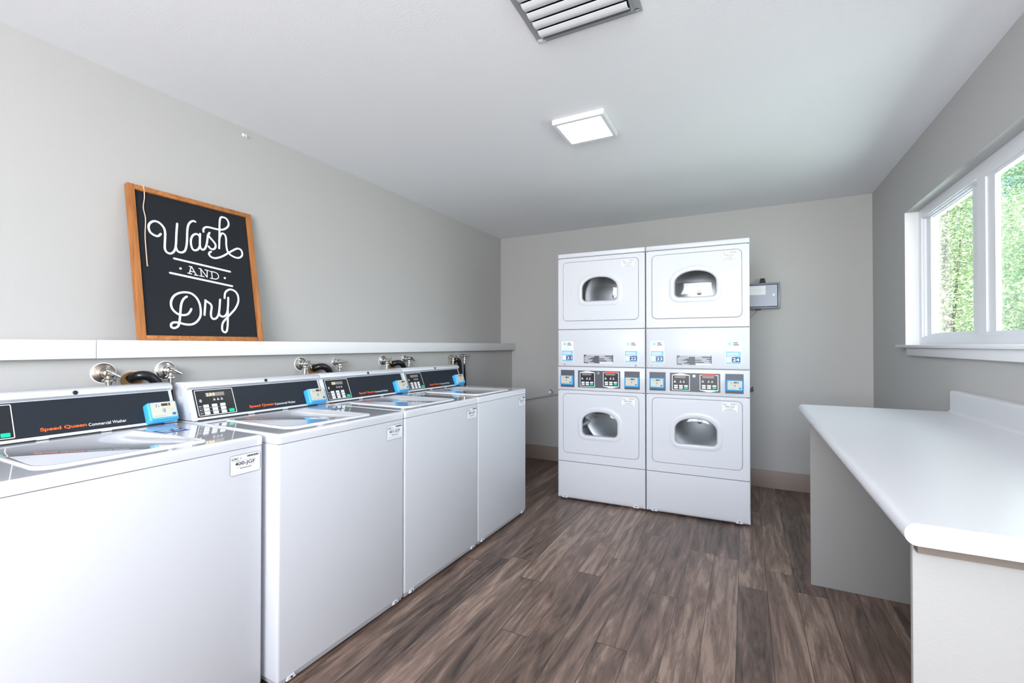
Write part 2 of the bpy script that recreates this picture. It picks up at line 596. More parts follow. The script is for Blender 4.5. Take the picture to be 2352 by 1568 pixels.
# ------------------------------------------------------------------ window
w = MB()
FX0 = 0.9655
def WIN(u, v, d):      # u = world Y, v = world Z, d = into the room from the frame face
    return (FX0 - d, u, v)
w.frame(WIN, (WIN_Y0, WIN_Y1, WIN_Z0 + 0.018, WIN_Z1), (WIN_Y0 + 0.055, WIN_Y1 - 0.050, WIN_Z0 + 0.066, WIN_Z1 - 0.055), -0.075, 0.0)
w.frame(WIN, (WIN_Y0 + 0.05, WIN_Y1 - 0.045, WIN_Z0 + 0.060, WIN_Z1 - 0.05), (WIN_Y0 + 0.062, WIN_Y1 - 0.062, WIN_Z0 + 0.072, WIN_Z1 - 0.062), -0.06, -0.010)
win = structure(w.build('window_1', 'vinyl'))
mb = MB().frame(WIN, (2.905, WIN_Y1 - 0.06, WIN_Z0 + 0.070, WIN_Z1 - 0.062), (2.985, 3.545, WIN_Z0 + 0.083, WIN_Z1 - 0.070), -0.060, -0.022)
mb.frame(WIN, (2.955, 3.575, WIN_Z0 + 0.078, WIN_Z1 - 0.066), (2.990, 3.540, WIN_Z0 + 0.088, WIN_Z1 - 0.074), -0.05, -0.032)
s1 = mb.build('fixed_sash', 'vinyl', win)
mb = MB().frame(WIN, (2.085, 2.868, WIN_Z0 + 0.060, WIN_Z1 - 0.052), (2.140, 2.785, WIN_Z0 + 0.078, WIN_Z1 - 0.075), -0.030, 0.002)
mb.frame(WIN, (2.135, 2.790, WIN_Z0 + 0.070, WIN_Z1 - 0.070), (2.160, 2.712, WIN_Z0 + 0.060, WIN_Z1 - 0.090), -0.022, -0.004)
s2 = mb.build('sliding_sash', 'vinyl', win)
MB().box(FX0 + 0.040, FX0 + 0.046, 2.95, 3.58, WIN_Z0 + 0.075, WIN_Z1 - 0.062).build('pane', 'glass', s1, smooth=False)
MB().box(FX0 + 0.012, FX0 + 0.018, 2.13, 2.75, WIN_Z0 + 0.060, WIN_Z1 - 0.065).build('pane', 'glass', s2, smooth=False)
MB().box(XR - 0.002, FX0, WIN_Y1 - 0.004, WIN_Y1 + 0.004, WIN_Z0 + 0.018, WIN_Z1).build('window_jamb', 'trim', win)
MB().box(XR - 0.036, FX0 + 0.01, WIN_Y0 - 0.09, WIN_Y1 + 0.078, WIN_Z0, WIN_Z0 + 0.018, 0.004).build('window_sill', 'trim', win)
MB().box(XR - 0.020, XR, WIN_Y0 - 0.05, 3.592, WIN_Z0 - 0.046, WIN_Z0 - 0.001, 0.002).build('window_apron', 'trim', win)

# ------------------------------------------------------------------ washing machines
WW, WD, WH = 0.6506, 0.700, 0.914
SL = 0.42
CA = math.cos(math.atan(SL))
SA = math.sin(math.atan(SL))
def CON(u, v, d):      # sloping face of the washer's console; v = height
    return (u, 0.552 + SL * (v - 0.912) - d * CA, v + d * SA)
def TOP(u, v, d):
    return (u, v, WH + d)

def asset_label(fn, u0, u1, v0, v1, d, code, parent, strong):
    w, h = u1 - u0, v1 - v0
    g = 1 if strong else 3
    mb = MB()
    mb.plate(fn, u0, u1, v0, v1, d - 0.0012, d, 0.008 * w / 0.1, 0)
    t = 0.012 * w if strong else 0.010 * w
    mb.frame(fn, (u0, u1, v0, v1), (u0 + t, u1 - t, v0 + t, v1 - t), d - 0.001, d + 0.0003, 0.008 * w / 0.1, 0.006 * w / 0.1, g)
    e = d + 0.0004
    k = 2 if strong else 1
    mb.text('CSC', fn, u0 + 0.05 * w, u0 + 0.29 * w, v0 + 0.765 * h, v0 + 0.875 * h, e, 0.03, 0.3, k)
    mb.prism([(u0 + 0.32 * w, v0 + 0.80 * h), (u0 + 0.345 * w, v0 + 0.77 * h), (u0 + 0.375 * w, v0 + 0.88 * h)], fn, e - 0.0002, e, 4)
    x = u0 + 0.55 * w
    rnd = random.Random(code)
    while x < u0 + 0.94 * w:
        b = rnd.choice((0.008, 0.014, 0.02)) * w
        mb.plate(fn, x, x + b, v0 + 0.81 * h, v0 + 0.91 * h, e - 0.0002, e, 0, k)
        x += b + rnd.choice((0.007, 0.012)) * w
    mb.text(code, fn, u0 + 0.16 * w, u0 + 0.82 * w, v0 + 0.415 * h, v0 + 0.645 * h, e, 0.016 if strong else 0.004, 0.0, k)
    for a, b, c, tt in ((0.06, 0.30, 0.71, 0.012), (0.20, 0.80, 0.685, 0.014), (0.20, 0.42, 0.375, 0.014), (0.60, 0.82, 0.395, 0.012), (0.32, 0.70, 0.29, 0.04), (0.14, 0.86, 0.205, 0.02), (0.10, 0.90, 0.12, 0.02), (0.10, 0.90, 0.075, 0.02)):
        mb.plate(fn, u0 + a * w, u0 + b * w, v0 + c * h, v0 + (c + tt) * h, e - 0.0002, e - 0.0001, 0, 1 if c > 0.25 or not strong else 3)
    return mb.build('asset_label', ['sticker', 'print_grey', 'print_black', 'print_light', 'teal'], parent, smooth=False)

def card_reader(fn, u0, u1, v0, v1, depth, parent, lit='1'):
    w, h = u1 - u0, v1 - v0
    A = rrect(u0, u1, v0, v1, 0.010)
    B = rrect(u0 + 0.003, u1 - 0.003, v0 + 0.004, v1 - 0.003, 0.009)
    C = rrect(u0 + 0.008, u1 - 0.008, v0 + 0.010, v1 - 0.006, 0.006)
    mb = MB().loft([[fn(*p, 0) for p in A], [fn(*p, depth * 0.72) for p in A], [fn(*p, depth * 0.93) for p in B], [fn(*p, depth) for p in C]], cap0=True, cap1=True)
    body = mb.build('card_reader', 'blue', parent, angle=50)
    body['label'] = 'bright blue card reader with a cream face'
    d = depth + 0.0006
    fx0, fx1, fz0, fz1 = u0 + 0.10 * w, u1 - 0.07 * w, v0 + 0.19 * h, v1 - 0.06 * h
    fw, fh = fx1 - fx0, fz1 - fz0
    mb = MB().plate(fn, fx0, fx1, fz0, fz1, depth - 0.001, d, 0.004, 0)
    e = d + 0.0003
    mb.plate(fn, fx0 + 0.04 * fw, fx0 + 0.19 * fw, fz0 + 0.845 * fh, fz0 + 0.865 * fh, d, e, 0, 1)
    for a, b in ((0.235, 0.85), (0.215, 0.74), (0.315, 0.745)):
        mb.plate(fn, fx0 + (a - 0.018) * fw, fx0 + (a + 0.018) * fw, fz0 + (b - 0.03) * fh, fz0 + (b + 0.03) * fh, d, e, 0.0008, 2)
    cx, cy = fx0 + 0.40 * fw, fz0 + 0.44 * fh          # tap-to-pay waves
    for k, rr in enumerate((0.05, 0.085, 0.12, 0.155)):
        pts = [(cx + rr * fw * math.cos(a), cy + rr * fw * math.sin(a)) for a in [math.radians(-42 + 14 * j) for j in range(7)]]
        mb.stroke(pts, 0.016 * fw, fn, d, e, 3, 2)
    mb.stroke([(fx0 + 0.62 * fw, fz0 + 0.60 * fh), (fx0 + 0.86 * fw, fz0 + 0.38 * fh)], 0.012 * fw, fn, d, e, 1)
    mb.stroke([(fx0 + 0.68 * fw, fz0 + 0.68 * fh), (fx0 + 0.92 * fw, fz0 + 0.46 * fh)], 0.012 * fw, fn, d, e, 1)
    mb.plate(fn, fx0 + 0.05 * fw, fx0 + 0.55 * fw, fz0 + 0.085 * fh, fz0 + 0.115 * fh, d, e, 0, 1)
    mb.plate(fn, fx0 + 0.80 * fw, fx0 + 0.95 * fw, fz0 + 0.08 * fh, fz0 + 0.25 * fh, d, e, 0.001, 3)
    mb.build('face_plate', ['cream', 'grey_plastic', 'print_black', 'teal'], body, smooth=False)
    mb = MB().plate(fn, fx0 + 0.42 * fw, fx0 + 0.78 * fw, fz0 + 0.74 * fh, fz0 + 0.91 * fh, d, e + 0.0003, 0, 0)
    mb.text(lit, fn, fx0 + 0.68 * fw, fx0 + (0.70 if lit == '1' else 0.76) * fw, fz0 + 0.77 * fh, fz0 + 0.88 * fh, e + 0.0006, 0, 0, 1)
    mb.build('reader_display', ['amber_dim', 'amber'], body, smooth=False)
    MB().plate(fn, u0 + 0.10 * w, u1 - 0.10 * w, v0 + 0.075 * h, v0 + 0.105 * h, depth * 0.9, depth * 0.965, 0.001).build('card_slot', 'dark', body, smooth=False)
    return body

def washer(loc, rotz, label, code, digits, lid_card, first=False):
    t = thing('washing_machine', label, 'washing machine', loc, (0, 0, rotz), 'top-loading washers in the row along the left wall')
    # cabinet with its bevelled foot
    rr = lambda g, r: rrect(g, WW - g, g, WD - g, r, 5)
    MB().loft([[(x, y, z) for x, y in rr(g, 0.010)] for z, g in ((0.030, 0.007), (0.034, 0.003), (0.040, 0.0), (0.8755, 0.0), (0.8765, 0.001))], cap0=True, cap1=True).build('cabinet', 'enamel', t, angle=40)
    mb = MB().box(0.008, WW - 0.008, 0.008, WD - 0.01, 0.016, 0.034)
    mb.prism([(0.004, 0.026), (WW - 0.004, 0.026), (WW - 0.004, 0.0345), (0.004, 0.0345)], FRONT, -0.02, -0.004)
    mb.build('base_strip', 'grey_plastic', t)
    for x in (0.055, WW - 0.055):
        MB().prism([(x - 0.018, 0.022), (x + 0.018, 0.022), (x + 0.012, 0.036), (x - 0.012, 0.036)], FRONT, -0.01, 0.0015).lathe([(0, 0.004), (0.002, 0.004), (0.003, 0.002)], (x, -0.001, 0.029), (0, -1, 0), 10, 1).build('base_clip', ['enamel', 'dark'], t)
    for x in (0.06, WW - 0.06):
        for y in (0.07, WD - 0.07):
            MB().lathe([(0, 0.020), (0.006, 0.020), (0.006, 0.009), (0.02, 0.009)], (x, y, 0), (0, 0, 1), 16).build('leveling_foot', 'black', t)
    MB().box(0.003, WW - 0.003, 0.003, WD - 0.003, 0.8755, 0.8790).build('seam_gasket', 'seam', t, smooth=False)
    tp = lambda g, r: rrect(-0.001 + g, WW + 0.001 - g, -0.002 + g, WD - g, r, 6)
    MB().loft([[(x, y, z) for x, y in tp(g, 0.012)] for z, g in ((0.8785, 0.0012), (0.8795, 0.0), (WH - 0.009, 0.0), (WH - 0.0055, 0.0008), (WH - 0.0025, 0.003), (WH - 0.0006, 0.0065), (WH, 0.010), (WH, 0.0105))], cap0=True, cap1=True).build('top_panel', 'enamel_top', t, angle=50)
    # lid: broad rounded left front corner, sharper right one
    def lid_outline(g):
        P = []
        for cx, cy, r, a0 in ((0.497 - 0.014, 0.056 + 0.014, 0.014, -90), (0.480 - 0.018, 0.490 - 0.018, 0.018, 0), (0.084 + 0.03, 0.490 - 0.03, 0.03, 90), (0.086 + 0.055, 0.062 + 0.055, 0.055, 180)):
            for i in range(9):
                a = math.radians(a0 + 90 * i / 8)
                P.append((cx + (r - g) * math.cos(a), cy + (r - g) * math.sin(a)))
        return P
    lo = [(0.0, -0.003), (0.0015, 0.0022), (0.005, 0.0052), (0.010, 0.0058), (0.0135, 0.0035)]
    MB().loft([[TOP(*p, d) for p in lid_outline(g)] for g, d in lo], cap0=True, cap1=True).build('lid', 'enamel_top', t, angle=60)
    if lid_card:
        def CARD(u, v, d):
            return TOP(0.536 + u, 0.364 + v, d)
        mb = MB().plate(CARD, -0.042, 0.042, -0.038, 0.040, -0.001, 0.0010, 0.003, 0)
        for a, b, c, e in ((-0.034, 0.008, 0.012, 0.028), (-0.034, -0.006, -0.004, 0.006), (0.002, 0.034, -0.020, -0.010), (-0.034, -0.010, -0.030, -0.016)):
            mb.plate(CARD, a, b, c, e, 0.0010, 0.0013, 0.002, 1)
        mb.plate(CARD, 0.016, 0.034, 0.012, 0.030, 0.0010, 0.0013, 0.008, 2)
        mb.build('care_card', ['navy', 'pale_teal', 'print_white'], t, smooth=False)
    # console: sloping face, rolled top
    prof = [(0.552 + SL * 0.0045, 0.9165), (0.552 + SL * (1.044 - 0.912), 1.044)]
    nose = [(0.6005, 1.048), (0.5935, 1.054), (0.595, 1.062), (0.602, 1.069), (0.613, 1.0735), (0.640, 1.0745), (0.690, 1.0725), (0.700, 1.066), (0.700, 0.9165)]
    P = prof + nose
    e = 0.004
    c = (0.64, 0.99)
    loops = []
    for x, g in ((0.0, e), (0.0015, 0.001), (e, 0.0), (WW - e, 0.0), (WW - 0.0015, 0.001), (WW, e)):
        loops.append([(x, y + (c[0] - y) * g / 0.07, z + (c[1] - z) * g / 0.07) for y, z in P])
    MB().loft(loops, cap0=True, cap1=True).build('console', 'enamel', t, angle=28)
    # dark foot gap under the console
    mb = MB()
    for a, b in ((0.02, 0.23), (0.262, 0.40), (0.432, 0.60)):
        mb.box(a, b, 0.5505, 0.56, 0.9145, 0.9185)
    mb.build('console_gap', 'dark', t, smooth=False)
    MB().lathe([(0, 0.0075), (0.002, 0.0075), (0.0035, 0.005)], (0.342, 0.5955, 1.0615), (0, -0.95, 0.3), 16).build('console_screw', 'black', t)
    for y, z in ((0.612, 1.056), (0.572, 0.945)):
        MB().lathe([(-0.001, 0.0035), (0.0015, 0.003)], (0, y, z), (-1, 0, 0), 10).build('side_screw', 'grey_plastic', t)
    for y in (0.645, 0.655, 0.665):
        MB().box(-0.0008, 0.002, y - 0.0018, y + 0.0018, 1.015, 1.05).build('vent_slot', 'grey_plastic', t, smooth=False)
    fas = MB().plate(CON, 0.0215, 0.637, 0.9275, 1.0415, -0.001, 0.0010, 0.001).build('fascia', 'fascia', t, smooth=False)
    fas['label'] = 'dark slate fascia strip of the console'
    d = 0.0012
    mb = MB().plate(CON, 0.023, 0.190, 0.9285, 1.0405, 0, d, 0.001, 0)
    mb.frame(CON, (0.0275, 0.185, 0.932, 1.0375), (0.0298, 0.1827, 0.9342, 1.0353), 0, d + 0.0005, 0.004, 0.003, 1)
    key = mb.build('keypad', ['keypad', 'print_white'], t, smooth=False)
    mb = MB().plate(CON, 0.070, 0.147, 1.009, 1.0245, 0, d + 0.0004, 0, 0)
    if digits:
        for i, ch in enumerate(digits):
            mb.text(ch, CON, 0.0725 + 0.0125 * i, 0.0815 + 0.0125 * i, 1.011, 1.0225, d + 0.0008, 0.01, 0, 1)
        mb.plate(CON, 0.0823, 0.0838, 1.011, 1.0125, d, d + 0.0008, 0, 1)
    mb.build('price_display', ['lcd', 'amber'], key, smooth=False)
    for r in range(3):
        for q in range(3):
            u0 = 0.0515 + 0.0345 * q
            v0 = 0.9650 - 0.0145 * r
            mb = MB().plate(CON, u0, u0 + 0.0215, v0, v0 + 0.0115, 0, d + 0.0018, 0.0015, 0, 0.0005)
            mb.plate(CON, u0 + 0.004, u0 + 0.0175, v0 + 0.0045, v0 + 0.0068, d, d + 0.0020, 0, 1)
            mb.build('cycle_button', ['button', 'print_light'], key, smooth=False)
    MB().plate(CON, 0.1535, 0.1750, 0.9370, 0.9495, 0, d + 0.0020, 0.0018, 0, 0.0005).build('start_button', 'green', key, smooth=False)
    mb = MB()
    for u in (0.098, 0.1135, 0.129):
        mb.plate(CON, u, u + 0.006, 0.9965, 0.9985, d, d + 0.0004)
        mb.plate(CON, u - 0.001, u + 0.008, 0.9915, 0.9945, d, d + 0.0004)
        mb.plate(CON, u + 0.002, u + 0.003, 1.002, 1.0035, d, d + 0.0004)
    mb.plate(CON, 0.042, 0.048, 0.9975, 0.9995, d, d + 0.0004)
    mb.plate(CON, 0.040, 0.0505, 0.9930, 0.9955, d, d + 0.0004)
    mb.plate(CON, 0.041, 0.0495, 0.9885, 0.9910, d, d + 0.0004)
    for r in range(3):
        v = 0.9695 - 0.0145 * r
        mb.plate(CON, 0.0345, 0.0415, v, v + 0.0022, d, d + 0.0004)
        mb.plate(CON, 0.0440, 0.0460, v, v + 0.0025, d, d + 0.0004)
        if r < 2:
            mb.plate(CON, 0.0335, 0.137, v - 0.0065, v - 0.0059, d, d + 0.0004)
    mb.build('printed_legend', 'print_white', key, smooth=False)
    mb = MB().text('Speed Queen', CON, 0.244, 0.364, 0.9385, 0.9530, 0.0016, 0.030, 0, 0)
    mb.text('Commercial Washer', CON, 0.369, 0.480, 0.9400, 0.9508, 0.0016, 0.006, 0, 1)
    mb.build('lettering', ['orange', 'print_white'], t, smooth=False)
    card_reader(CON, 0.540, 0.645, 0.918, 0.9935, 0.034, t)
    asset_label(FRONT, 0.534, 0.640, 0.792, 0.8595, 0.0012, code, t, True)
    return t

wr = math.radians(-0.962)
WP = 0.6552
def wloc(k):
    return (-1.4375 + math.sin(wr) * k * WP, 3.01 - math.cos(wr) * k * WP, 0)
washer(wloc(3), PI / 2 + wr, 'white top-loading washer in the middle of the row, asset label 401-JGF, display reading 2.50', '401-JGF', '250', True)
washer(wloc(2), PI / 2 + wr, 'white top-loading washer with asset label 402-JGF, second from the far end of the row', '402-JGF', '25', True)
washer(wloc(1), PI / 2 + wr, 'white top-loading washer with asset label 403-JGF at the far end of the row', '403-JGF', '', False)
washer((-1.5263 - 0.002, 1.0253 - WW, 0), PI / 2 + math.radians(-0.18), 'nearest white top-loading washer, with asset label 400-JGF, set apart from the others', '400-JGF', '250', True)

# ------------------------------------------------------------------ stacked dryers
DW, DD, DH = 0.683, 0.70, 1.963
def d_window(cx, zb, w, h, g=0.0):
    """the dryer window's outline: flat foot, rounded lower corners, arched top"""
    x0, x1, z0 = cx - w / 2 - g, cx + w / 2 + g, zb - g
    top = zb + h + g
    sh = zb + h * 0.54
    r = 0.036 + g * 0.9
    P = []
    for k in range(9):
        a = math.radians(180 + 90 * k / 8)
        P.append((x0 + r + r * math.cos(a), z0 + r + r * math.sin(a)))
    for k in range(9):
        a = math.radians(270 + 90 * k / 8)
        P.append((x1 - r + r * math.cos(a), z0 + r + r * math.sin(a)))
    n = 28
    for k in range(n + 1):
        a = PI * k / n
        ca, sa = math.cos(a), math.sin(a)
        ex = 0.96
        P.append((cx + (w / 2 + g) * math.copysign(abs(ca) ** ex, ca), sh + (top - sh) * abs(sa) ** 0.98))
    return P

def dryer_half(t, z0, z1, dz0, dz1, code):
    """front panel, door, drum of one dryer; dz0..dz1 = the door"""
    N = 192
    cx, cz = 0.34, dz0 + 0.146 + 0.10
    c = (cx, cz)
    du0, du1 = 0.0445, 0.6345
    rect = lambda g: ring_sample(rrect(du0 - g, du1 + g, dz0 - g, dz1 + g, 0.030 + g, 8), c, N)
    outer = ring_sample(rrect(0.0025, DW - 0.0025, z0, z1, 0.006, 4), c, N)
    outer2 = ring_sample(rrect(0.0045, DW - 0.0045, z0 + 0.002, z1 - 0.002, 0.005, 4), c, N)
    outer3 = ring_sample(rrect(0.0055, DW - 0.0055, z0 + 0.003, z1 - 0.003, 0.004, 4), c, N)
    mb = MB().loft([[FRONT(*p, -0.02) for p in outer], [FRONT(*p, -0.002) for p in outer], [FRONT(*p, 0.0) for p in outer2], [FRONT(*p, 0.0) for p in outer3], [FRONT(*p, 0.0) for p in rect(0.006)],
                    [FRONT(*p, 0.0) for p in rect(0.0045)], [FRONT(*p, -0.0015) for p in rect(0.0025)], [FRONT(*p, -0.02) for p in rect(0.0025)]], wrap=True)
    mb.build('front_panel', 'enamel', t, angle=40)
    g = MB().frame(FRONT, (du0 - 0.006, du1 + 0.006, dz0 - 0.006, dz1 + 0.006), (du0 + 0.01, du1 - 0.01, dz0 + 0.01, dz1 - 0.01), -0.019, -0.006, 0.03, 0.02)
    g.build('door_seal', 'seam', t, smooth=False)
    wd = lambda gg: ring_sample(d_window(cx, dz0 + 0.146, 0.284, 0.195, gg), c, N)
    lo = [(rect(0.0), -0.018), (rect(0.0), 0.001), (rect(-0.003), 0.0035), (rect(-0.0045), 0.0035), (wd(0.0365), 0.0035), (wd(0.034), 0.0036), (wd(0.030), 0.0052), (wd(0.020), 0.0072), (wd(0.006), 0.0070), (wd(0.0), 0.0050), (wd(0.0), -0.018)]
    door = MB().loft([[FRONT(*p, d) for p in l] for l, d in lo], wrap=True).build('door', 'enamel', t, angle=50)
    tr = [(wd(0.0), 0.003), (wd(0.0), 0.0065), (wd(-0.005), 0.0065), (wd(-0.007), 0.002), (wd(-0.007), -0.004)]
    MB().loft([[FRONT(*p, d) for p in l] for l, d in tr]).build('window_trim', 'grey_plastic', door)
    gl = []
    for k, d in ((1.0, 0.000), (0.9, 0.0025), (0.75, 0.0045), (0.5, 0.0062), (0.25, 0.007), (0.05, 0.0072)):
        gl.append([FRONT(c[0] + (p[0] - c[0]) * k, c[1] + (p[1] - c[1]) * k, d - 0.004) for p in wd(-0.004)])
    MB().loft(gl, cap1=True).build('window_glass', 'door_glass', door, angle=80)
    # recessed pull on the left of the window
    hz = dz0 + 0.164
    mb = MB().frame(FRONT, (0.094, 0.156, hz, hz + 0.137), (0.118, 0.150, hz + 0.020, hz + 0.122), 0.002, 0.0060, 0.008, 0.010)
    mb.plate(FRONT, 0.114, 0.154, hz + 0.016, hz + 0.126, 0.002, 0.0038, 0.008)
    mb.build('door_handle', 'enamel', door, angle=40)
    for z in (dz0 + 0.075, dz1 - 0.125):
        MB().box(du1 - 0.001, du1 + 0.0035, -0.003, 0.012, z, z + 0.05).build('hinge', 'grey_plastic', t, smooth=False)
    asset_label(FRONT, 0.510, 0.608, dz1 - 0.073, dz1 - 0.010, 0.0046, code, door, False)
    # drum behind the window
    dc = (cx, 0.0, dz0 + 0.235)
    mb = MB().lathe([(0.05, 0.20), (0.055, 0.272), (0.09, 0.278), (0.10, 0.286), (0.30, 0.286), (0.31, 0.281), (0.50, 0.281), (0.515, 0.275), (0.524, 0.262), (0.527, 0.16), (0.524, 0.15), (0.527, 0.03), (0.527, 0.001)], dc, (0, 1, 0), 64, cap=False)
    mb.lathe([(0.526, 0.020), (0.512, 0.017), (0.508, 0.006), (0.5075, 0.001)], dc, (0, 1, 0), 24, 1)
    for a in (75, 195, 315):
        ca, sa = math.cos(math.radians(a)), math.sin(math.radians(a))
        ct, st = -sa, ca
        loops = []
        for y in (0.09, 0.50):
            loops.append([(dc[0] + ca * r + ct * s, y, dc[2] + sa * r + st * s) for r, s in ((0.286, -0.045), (0.225, -0.010), (0.225, 0.010), (0.286, 0.045))])
        mb.loft(loops, cap0=True, cap1=True)
    mb.build('drum', ['galv', 'grey_plastic'], t, angle=50)

def number_sticker(u0, u1, z0, z1, num, t):
    w, h = u1 - u0, z1 - z0
    d = 0.0054
    e = d + 0.0004
    mb = MB().plate(FRONT, u0, u1, z0, z1, 0, d, 0.003, 0)
    P = lambda a, b, c, f, m, k=e: mb.plate(FRONT, u0 + a * w, u0 + b * w, z0 + c * h, z0 + f * h, d, k, 0, m)
    P(0.16, 0.40, 0.80, 0.94, 4)
    P(0.50, 0.78, 0.885, 0.93, 5)
    P(0.50, 0.84, 0.805, 0.85, 5)
    for c in (0.71, 0.66, 0.61):
        P(0.16, 0.80, c, c + 0.012, 6)
    P(0.04, 0.96, 0.02, 0.55, 1)
    e2 = e + 0.0004
    P(0.12, 0.80, 0.455, 0.485, 0, e2)
    P(0.12, 0.84, 0.395, 0.425, 0, e2)
    P(0.12, 0.60, 0.335, 0.350, 0, e2)
    P(0.08, 0.40, 0.10, 0.31, 0, e2)
    P(0.40, 0.92, 0.10, 0.31, 2, e2)
    mb.text(num, FRONT, u0 + 0.455 * w, u0 + 0.865 * w, z0 + 0.135 * h, z0 + 0.275 * h, e2 + 0.0004, 0.022, 0, 0)
    s = mb.build('number_sticker', ['sticker', 'sky_blue', 'navy', 'print_black', 'pale_teal', 'print_grey', 'print_light'], t, smooth=False)
    s['label'] = 'white and light blue machine sticker numbered ' + num

def dryer(loc, rotz, label, codes, nums, seed):
    t = thing('stacked_dryer', label, 'dryer', loc, (0, 0, rotz), 'stacked tumble dryers by the back wall')
    k = 0.010
    mb = MB().box(0.001, k, 0.004, DD, 0.02, DH - 0.01)
    mb.box(DW - k, DW - 0.001, 0.004, DD, 0.02, DH - 0.01)
    mb.box(0.001, DW - 0.001, DD - k, DD, 0.02, DH - 0.01)
    mb.box(k, DW - k, 0.02, DD, 0.02, 0.03)
    mb.box(k, DW - k, 0.02, DD, 0.874, 0.884)
    mb.box(k, DW - k, 0.02, DD, 1.340, 1.350)
    mb.build('cabinet', 'enamel', t, smooth=False)
    for x in (0.06, DW - 0.06):
        for y in (0.07, DD - 0.07):
            MB().lathe([(0, 0.02), (0.006, 0.02), (0.006, 0.009), (0.022, 0.009)], (x, y, 0), (0, 0, 1), 16).build('leveling_foot', 'black', t)
    MB().box(0.0, DW, -0.003, DD, 1.9275, DH, 0.008, 3).build('top_cap', 'enamel', t)
    # shadow gaps between the stacked panels
    for z in (0.308, 0.8745, 1.0615, 1.3565, 1.9255):
        MB().box(0.004, DW - 0.004, 0.003, 0.02, z - 0.006, z + 0.006).build('panel_seam', 'seam', t, smooth=False)
    dryer_half(t, 1.3585, 1.9240, 1.4250, 1.8895, codes[0])
    dryer_half(t, 0.3095, 0.8730, 0.3775, 0.8455, codes[1])
    # access panel with its rounded foot
    MB().box(0.0025, DW - 0.0025, -0.004, 0.02, 1.063, 1.3545, 0.009, 3).build('access_panel', 'enamel', t)
    # kick panel with a bevelled foot
    prof = [(0.0, 0.306), (-0.0, 0.052), (0.010, 0.022), (0.020, 0.012), (0.02, 0.306)]
    loops = []
    for x, g in ((0.0025, 0.004), (0.0065, 0.0), (DW - 0.0065, 0.0), (DW - 0.0025, 0.004)):
        loops.append([(x, min(y + g, 0.02), z) for y, z in prof])
    MB().loft(loops, cap0=True, cap1=True).build('kick_panel', 'enamel', t, angle=25)
    for x in (0.057, 0.615):
        MB().prism([(x - 0.022, 0.016), (x + 0.022, 0.016), (x + 0.015, 0.034), (x + 0.007, 0.040), (x - 0.007, 0.040), (x - 0.015, 0.034)], FRONT, -0.015, 0.0012).lathe([(0, 0.0045), (0.003, 0.004)], (x, -0.001, 0.028), (0, -1, 0), 10, 1).build('panel_screw', ['enamel', 'dark'], t, smooth=False)
        MB().lathe([(0, 0.008), (0.0025, 0.006), (0.003, 0.002)], (x, -0.004, 1.078), (0, -1, 0), 12).build('panel_screw', 'grey_plastic' if seed else 'enamel', t)
    # console band
    MB().box(0.0025, DW - 0.0025, -0.002, 0.02, 0.876, 1.0605, 0.003, 2).build('console', 'enamel', t)
    d = 0.0032
    for u0, u1, r0, r1 in ((0.0255, 0.1385, 0.029, 0.131), (0.531, 0.644, 0.536, 0.640)):
        p = MB().plate(FRONT, u0, u1, 0.899, 1.034, 0, d, 0.001).build('reader_plate', 'fascia2', t, smooth=False)
        def RD(u, v, dd, d=d):
            return (u, -d - dd, v)
        card_reader(RD, r0, r1, 0.9145, 0.9925, 0.032, t)
    MB().plate(FRONT, 0.168, 0.500, 0.9005, 1.0325, 0, d, 0.001).build('fascia', 'fascia2', t, smooth=False)
    for u0, top in ((0.183, True), (0.368, False)):
        u1 = u0 + 0.120
        z0, z1 = (0.908, 1.018) if top else (0.914, 1.022)
        m = (u0 + u1) / 2
        if top:
            out = [(u0, z0), (u1, z0), (u1, z1), (m + 0.012, z1 + 0.011), (m - 0.012, z1 + 0.011), (u0, z1)]
        else:
            out = [(u0, z0), (m - 0.012, z0 - 0.011), (m + 0.012, z0 - 0.011), (u1, z0), (u1, z1), (u0, z1)]
        mb = MB().prism(out, FRONT, d - 0.001, d + 0.0004, 1)
        mb.plate(FRONT, u0 + 0.0045, u1 - 0.0045, z0 + 0.004, z1 - 0.004, d, d + 0.0009, 0.003, 0)
        if not top:
            mb.plate(FRONT, u0 + 0.016, u1 - 0.018, z1 - 0.006, z1 + 0.006, d, d + 0.0014, 0, 2)
        e = d + 0.0013
        for a, s in ((0.020, 1.0), (0.058, 0.75), (0.080, 0.75)):
            zc = z0 + 0.055
            mb.prism([(u0 + a - 0.010 * s, zc), (u0 + a + 0.010 * s, zc), (u0 + a + 0.003 * s, zc + 0.012), (u0 + a - 0.003 * s, zc + 0.012)], FRONT, d, e, 3)
            mb.plate(FRONT, u0 + a - 0.002, u0 + a + 0.002, zc + 0.014, zc + 0.018, d, e, 0, 3)
        kp = mb.build('keypad', ['keypad', 'print_white', 'red', 'print_light'], t, smooth=False)
        MB().plate(FRONT, u0 + 0.018, u0 + 0.092, z1 - 0.022, z1 - 0.008, d, d + 0.0016).build('price_display', 'lcd', kp, smooth=False)
        for r in range(2):
            for q in range(3):
                bu = u0 + 0.014 + 0.034 * q
                bz = z0 + 0.0265 - 0.0150 * r
                green = r == 1 and q == 2
                mb = MB().plate(FRONT, bu, bu + 0.025, bz, bz + 0.0115, d, d + 0.003, 0.002, 0, 0.0006)
                if not green:
                    mb.plate(FRONT, bu + 0.006, bu + 0.019, bz + 0.005, bz + 0.007, d, d + 0.0032, 0, 1)
                mb.build('start_button' if green else 'cycle_button', ['green'] if green else ['button', 'print_light'], kp, smooth=False)
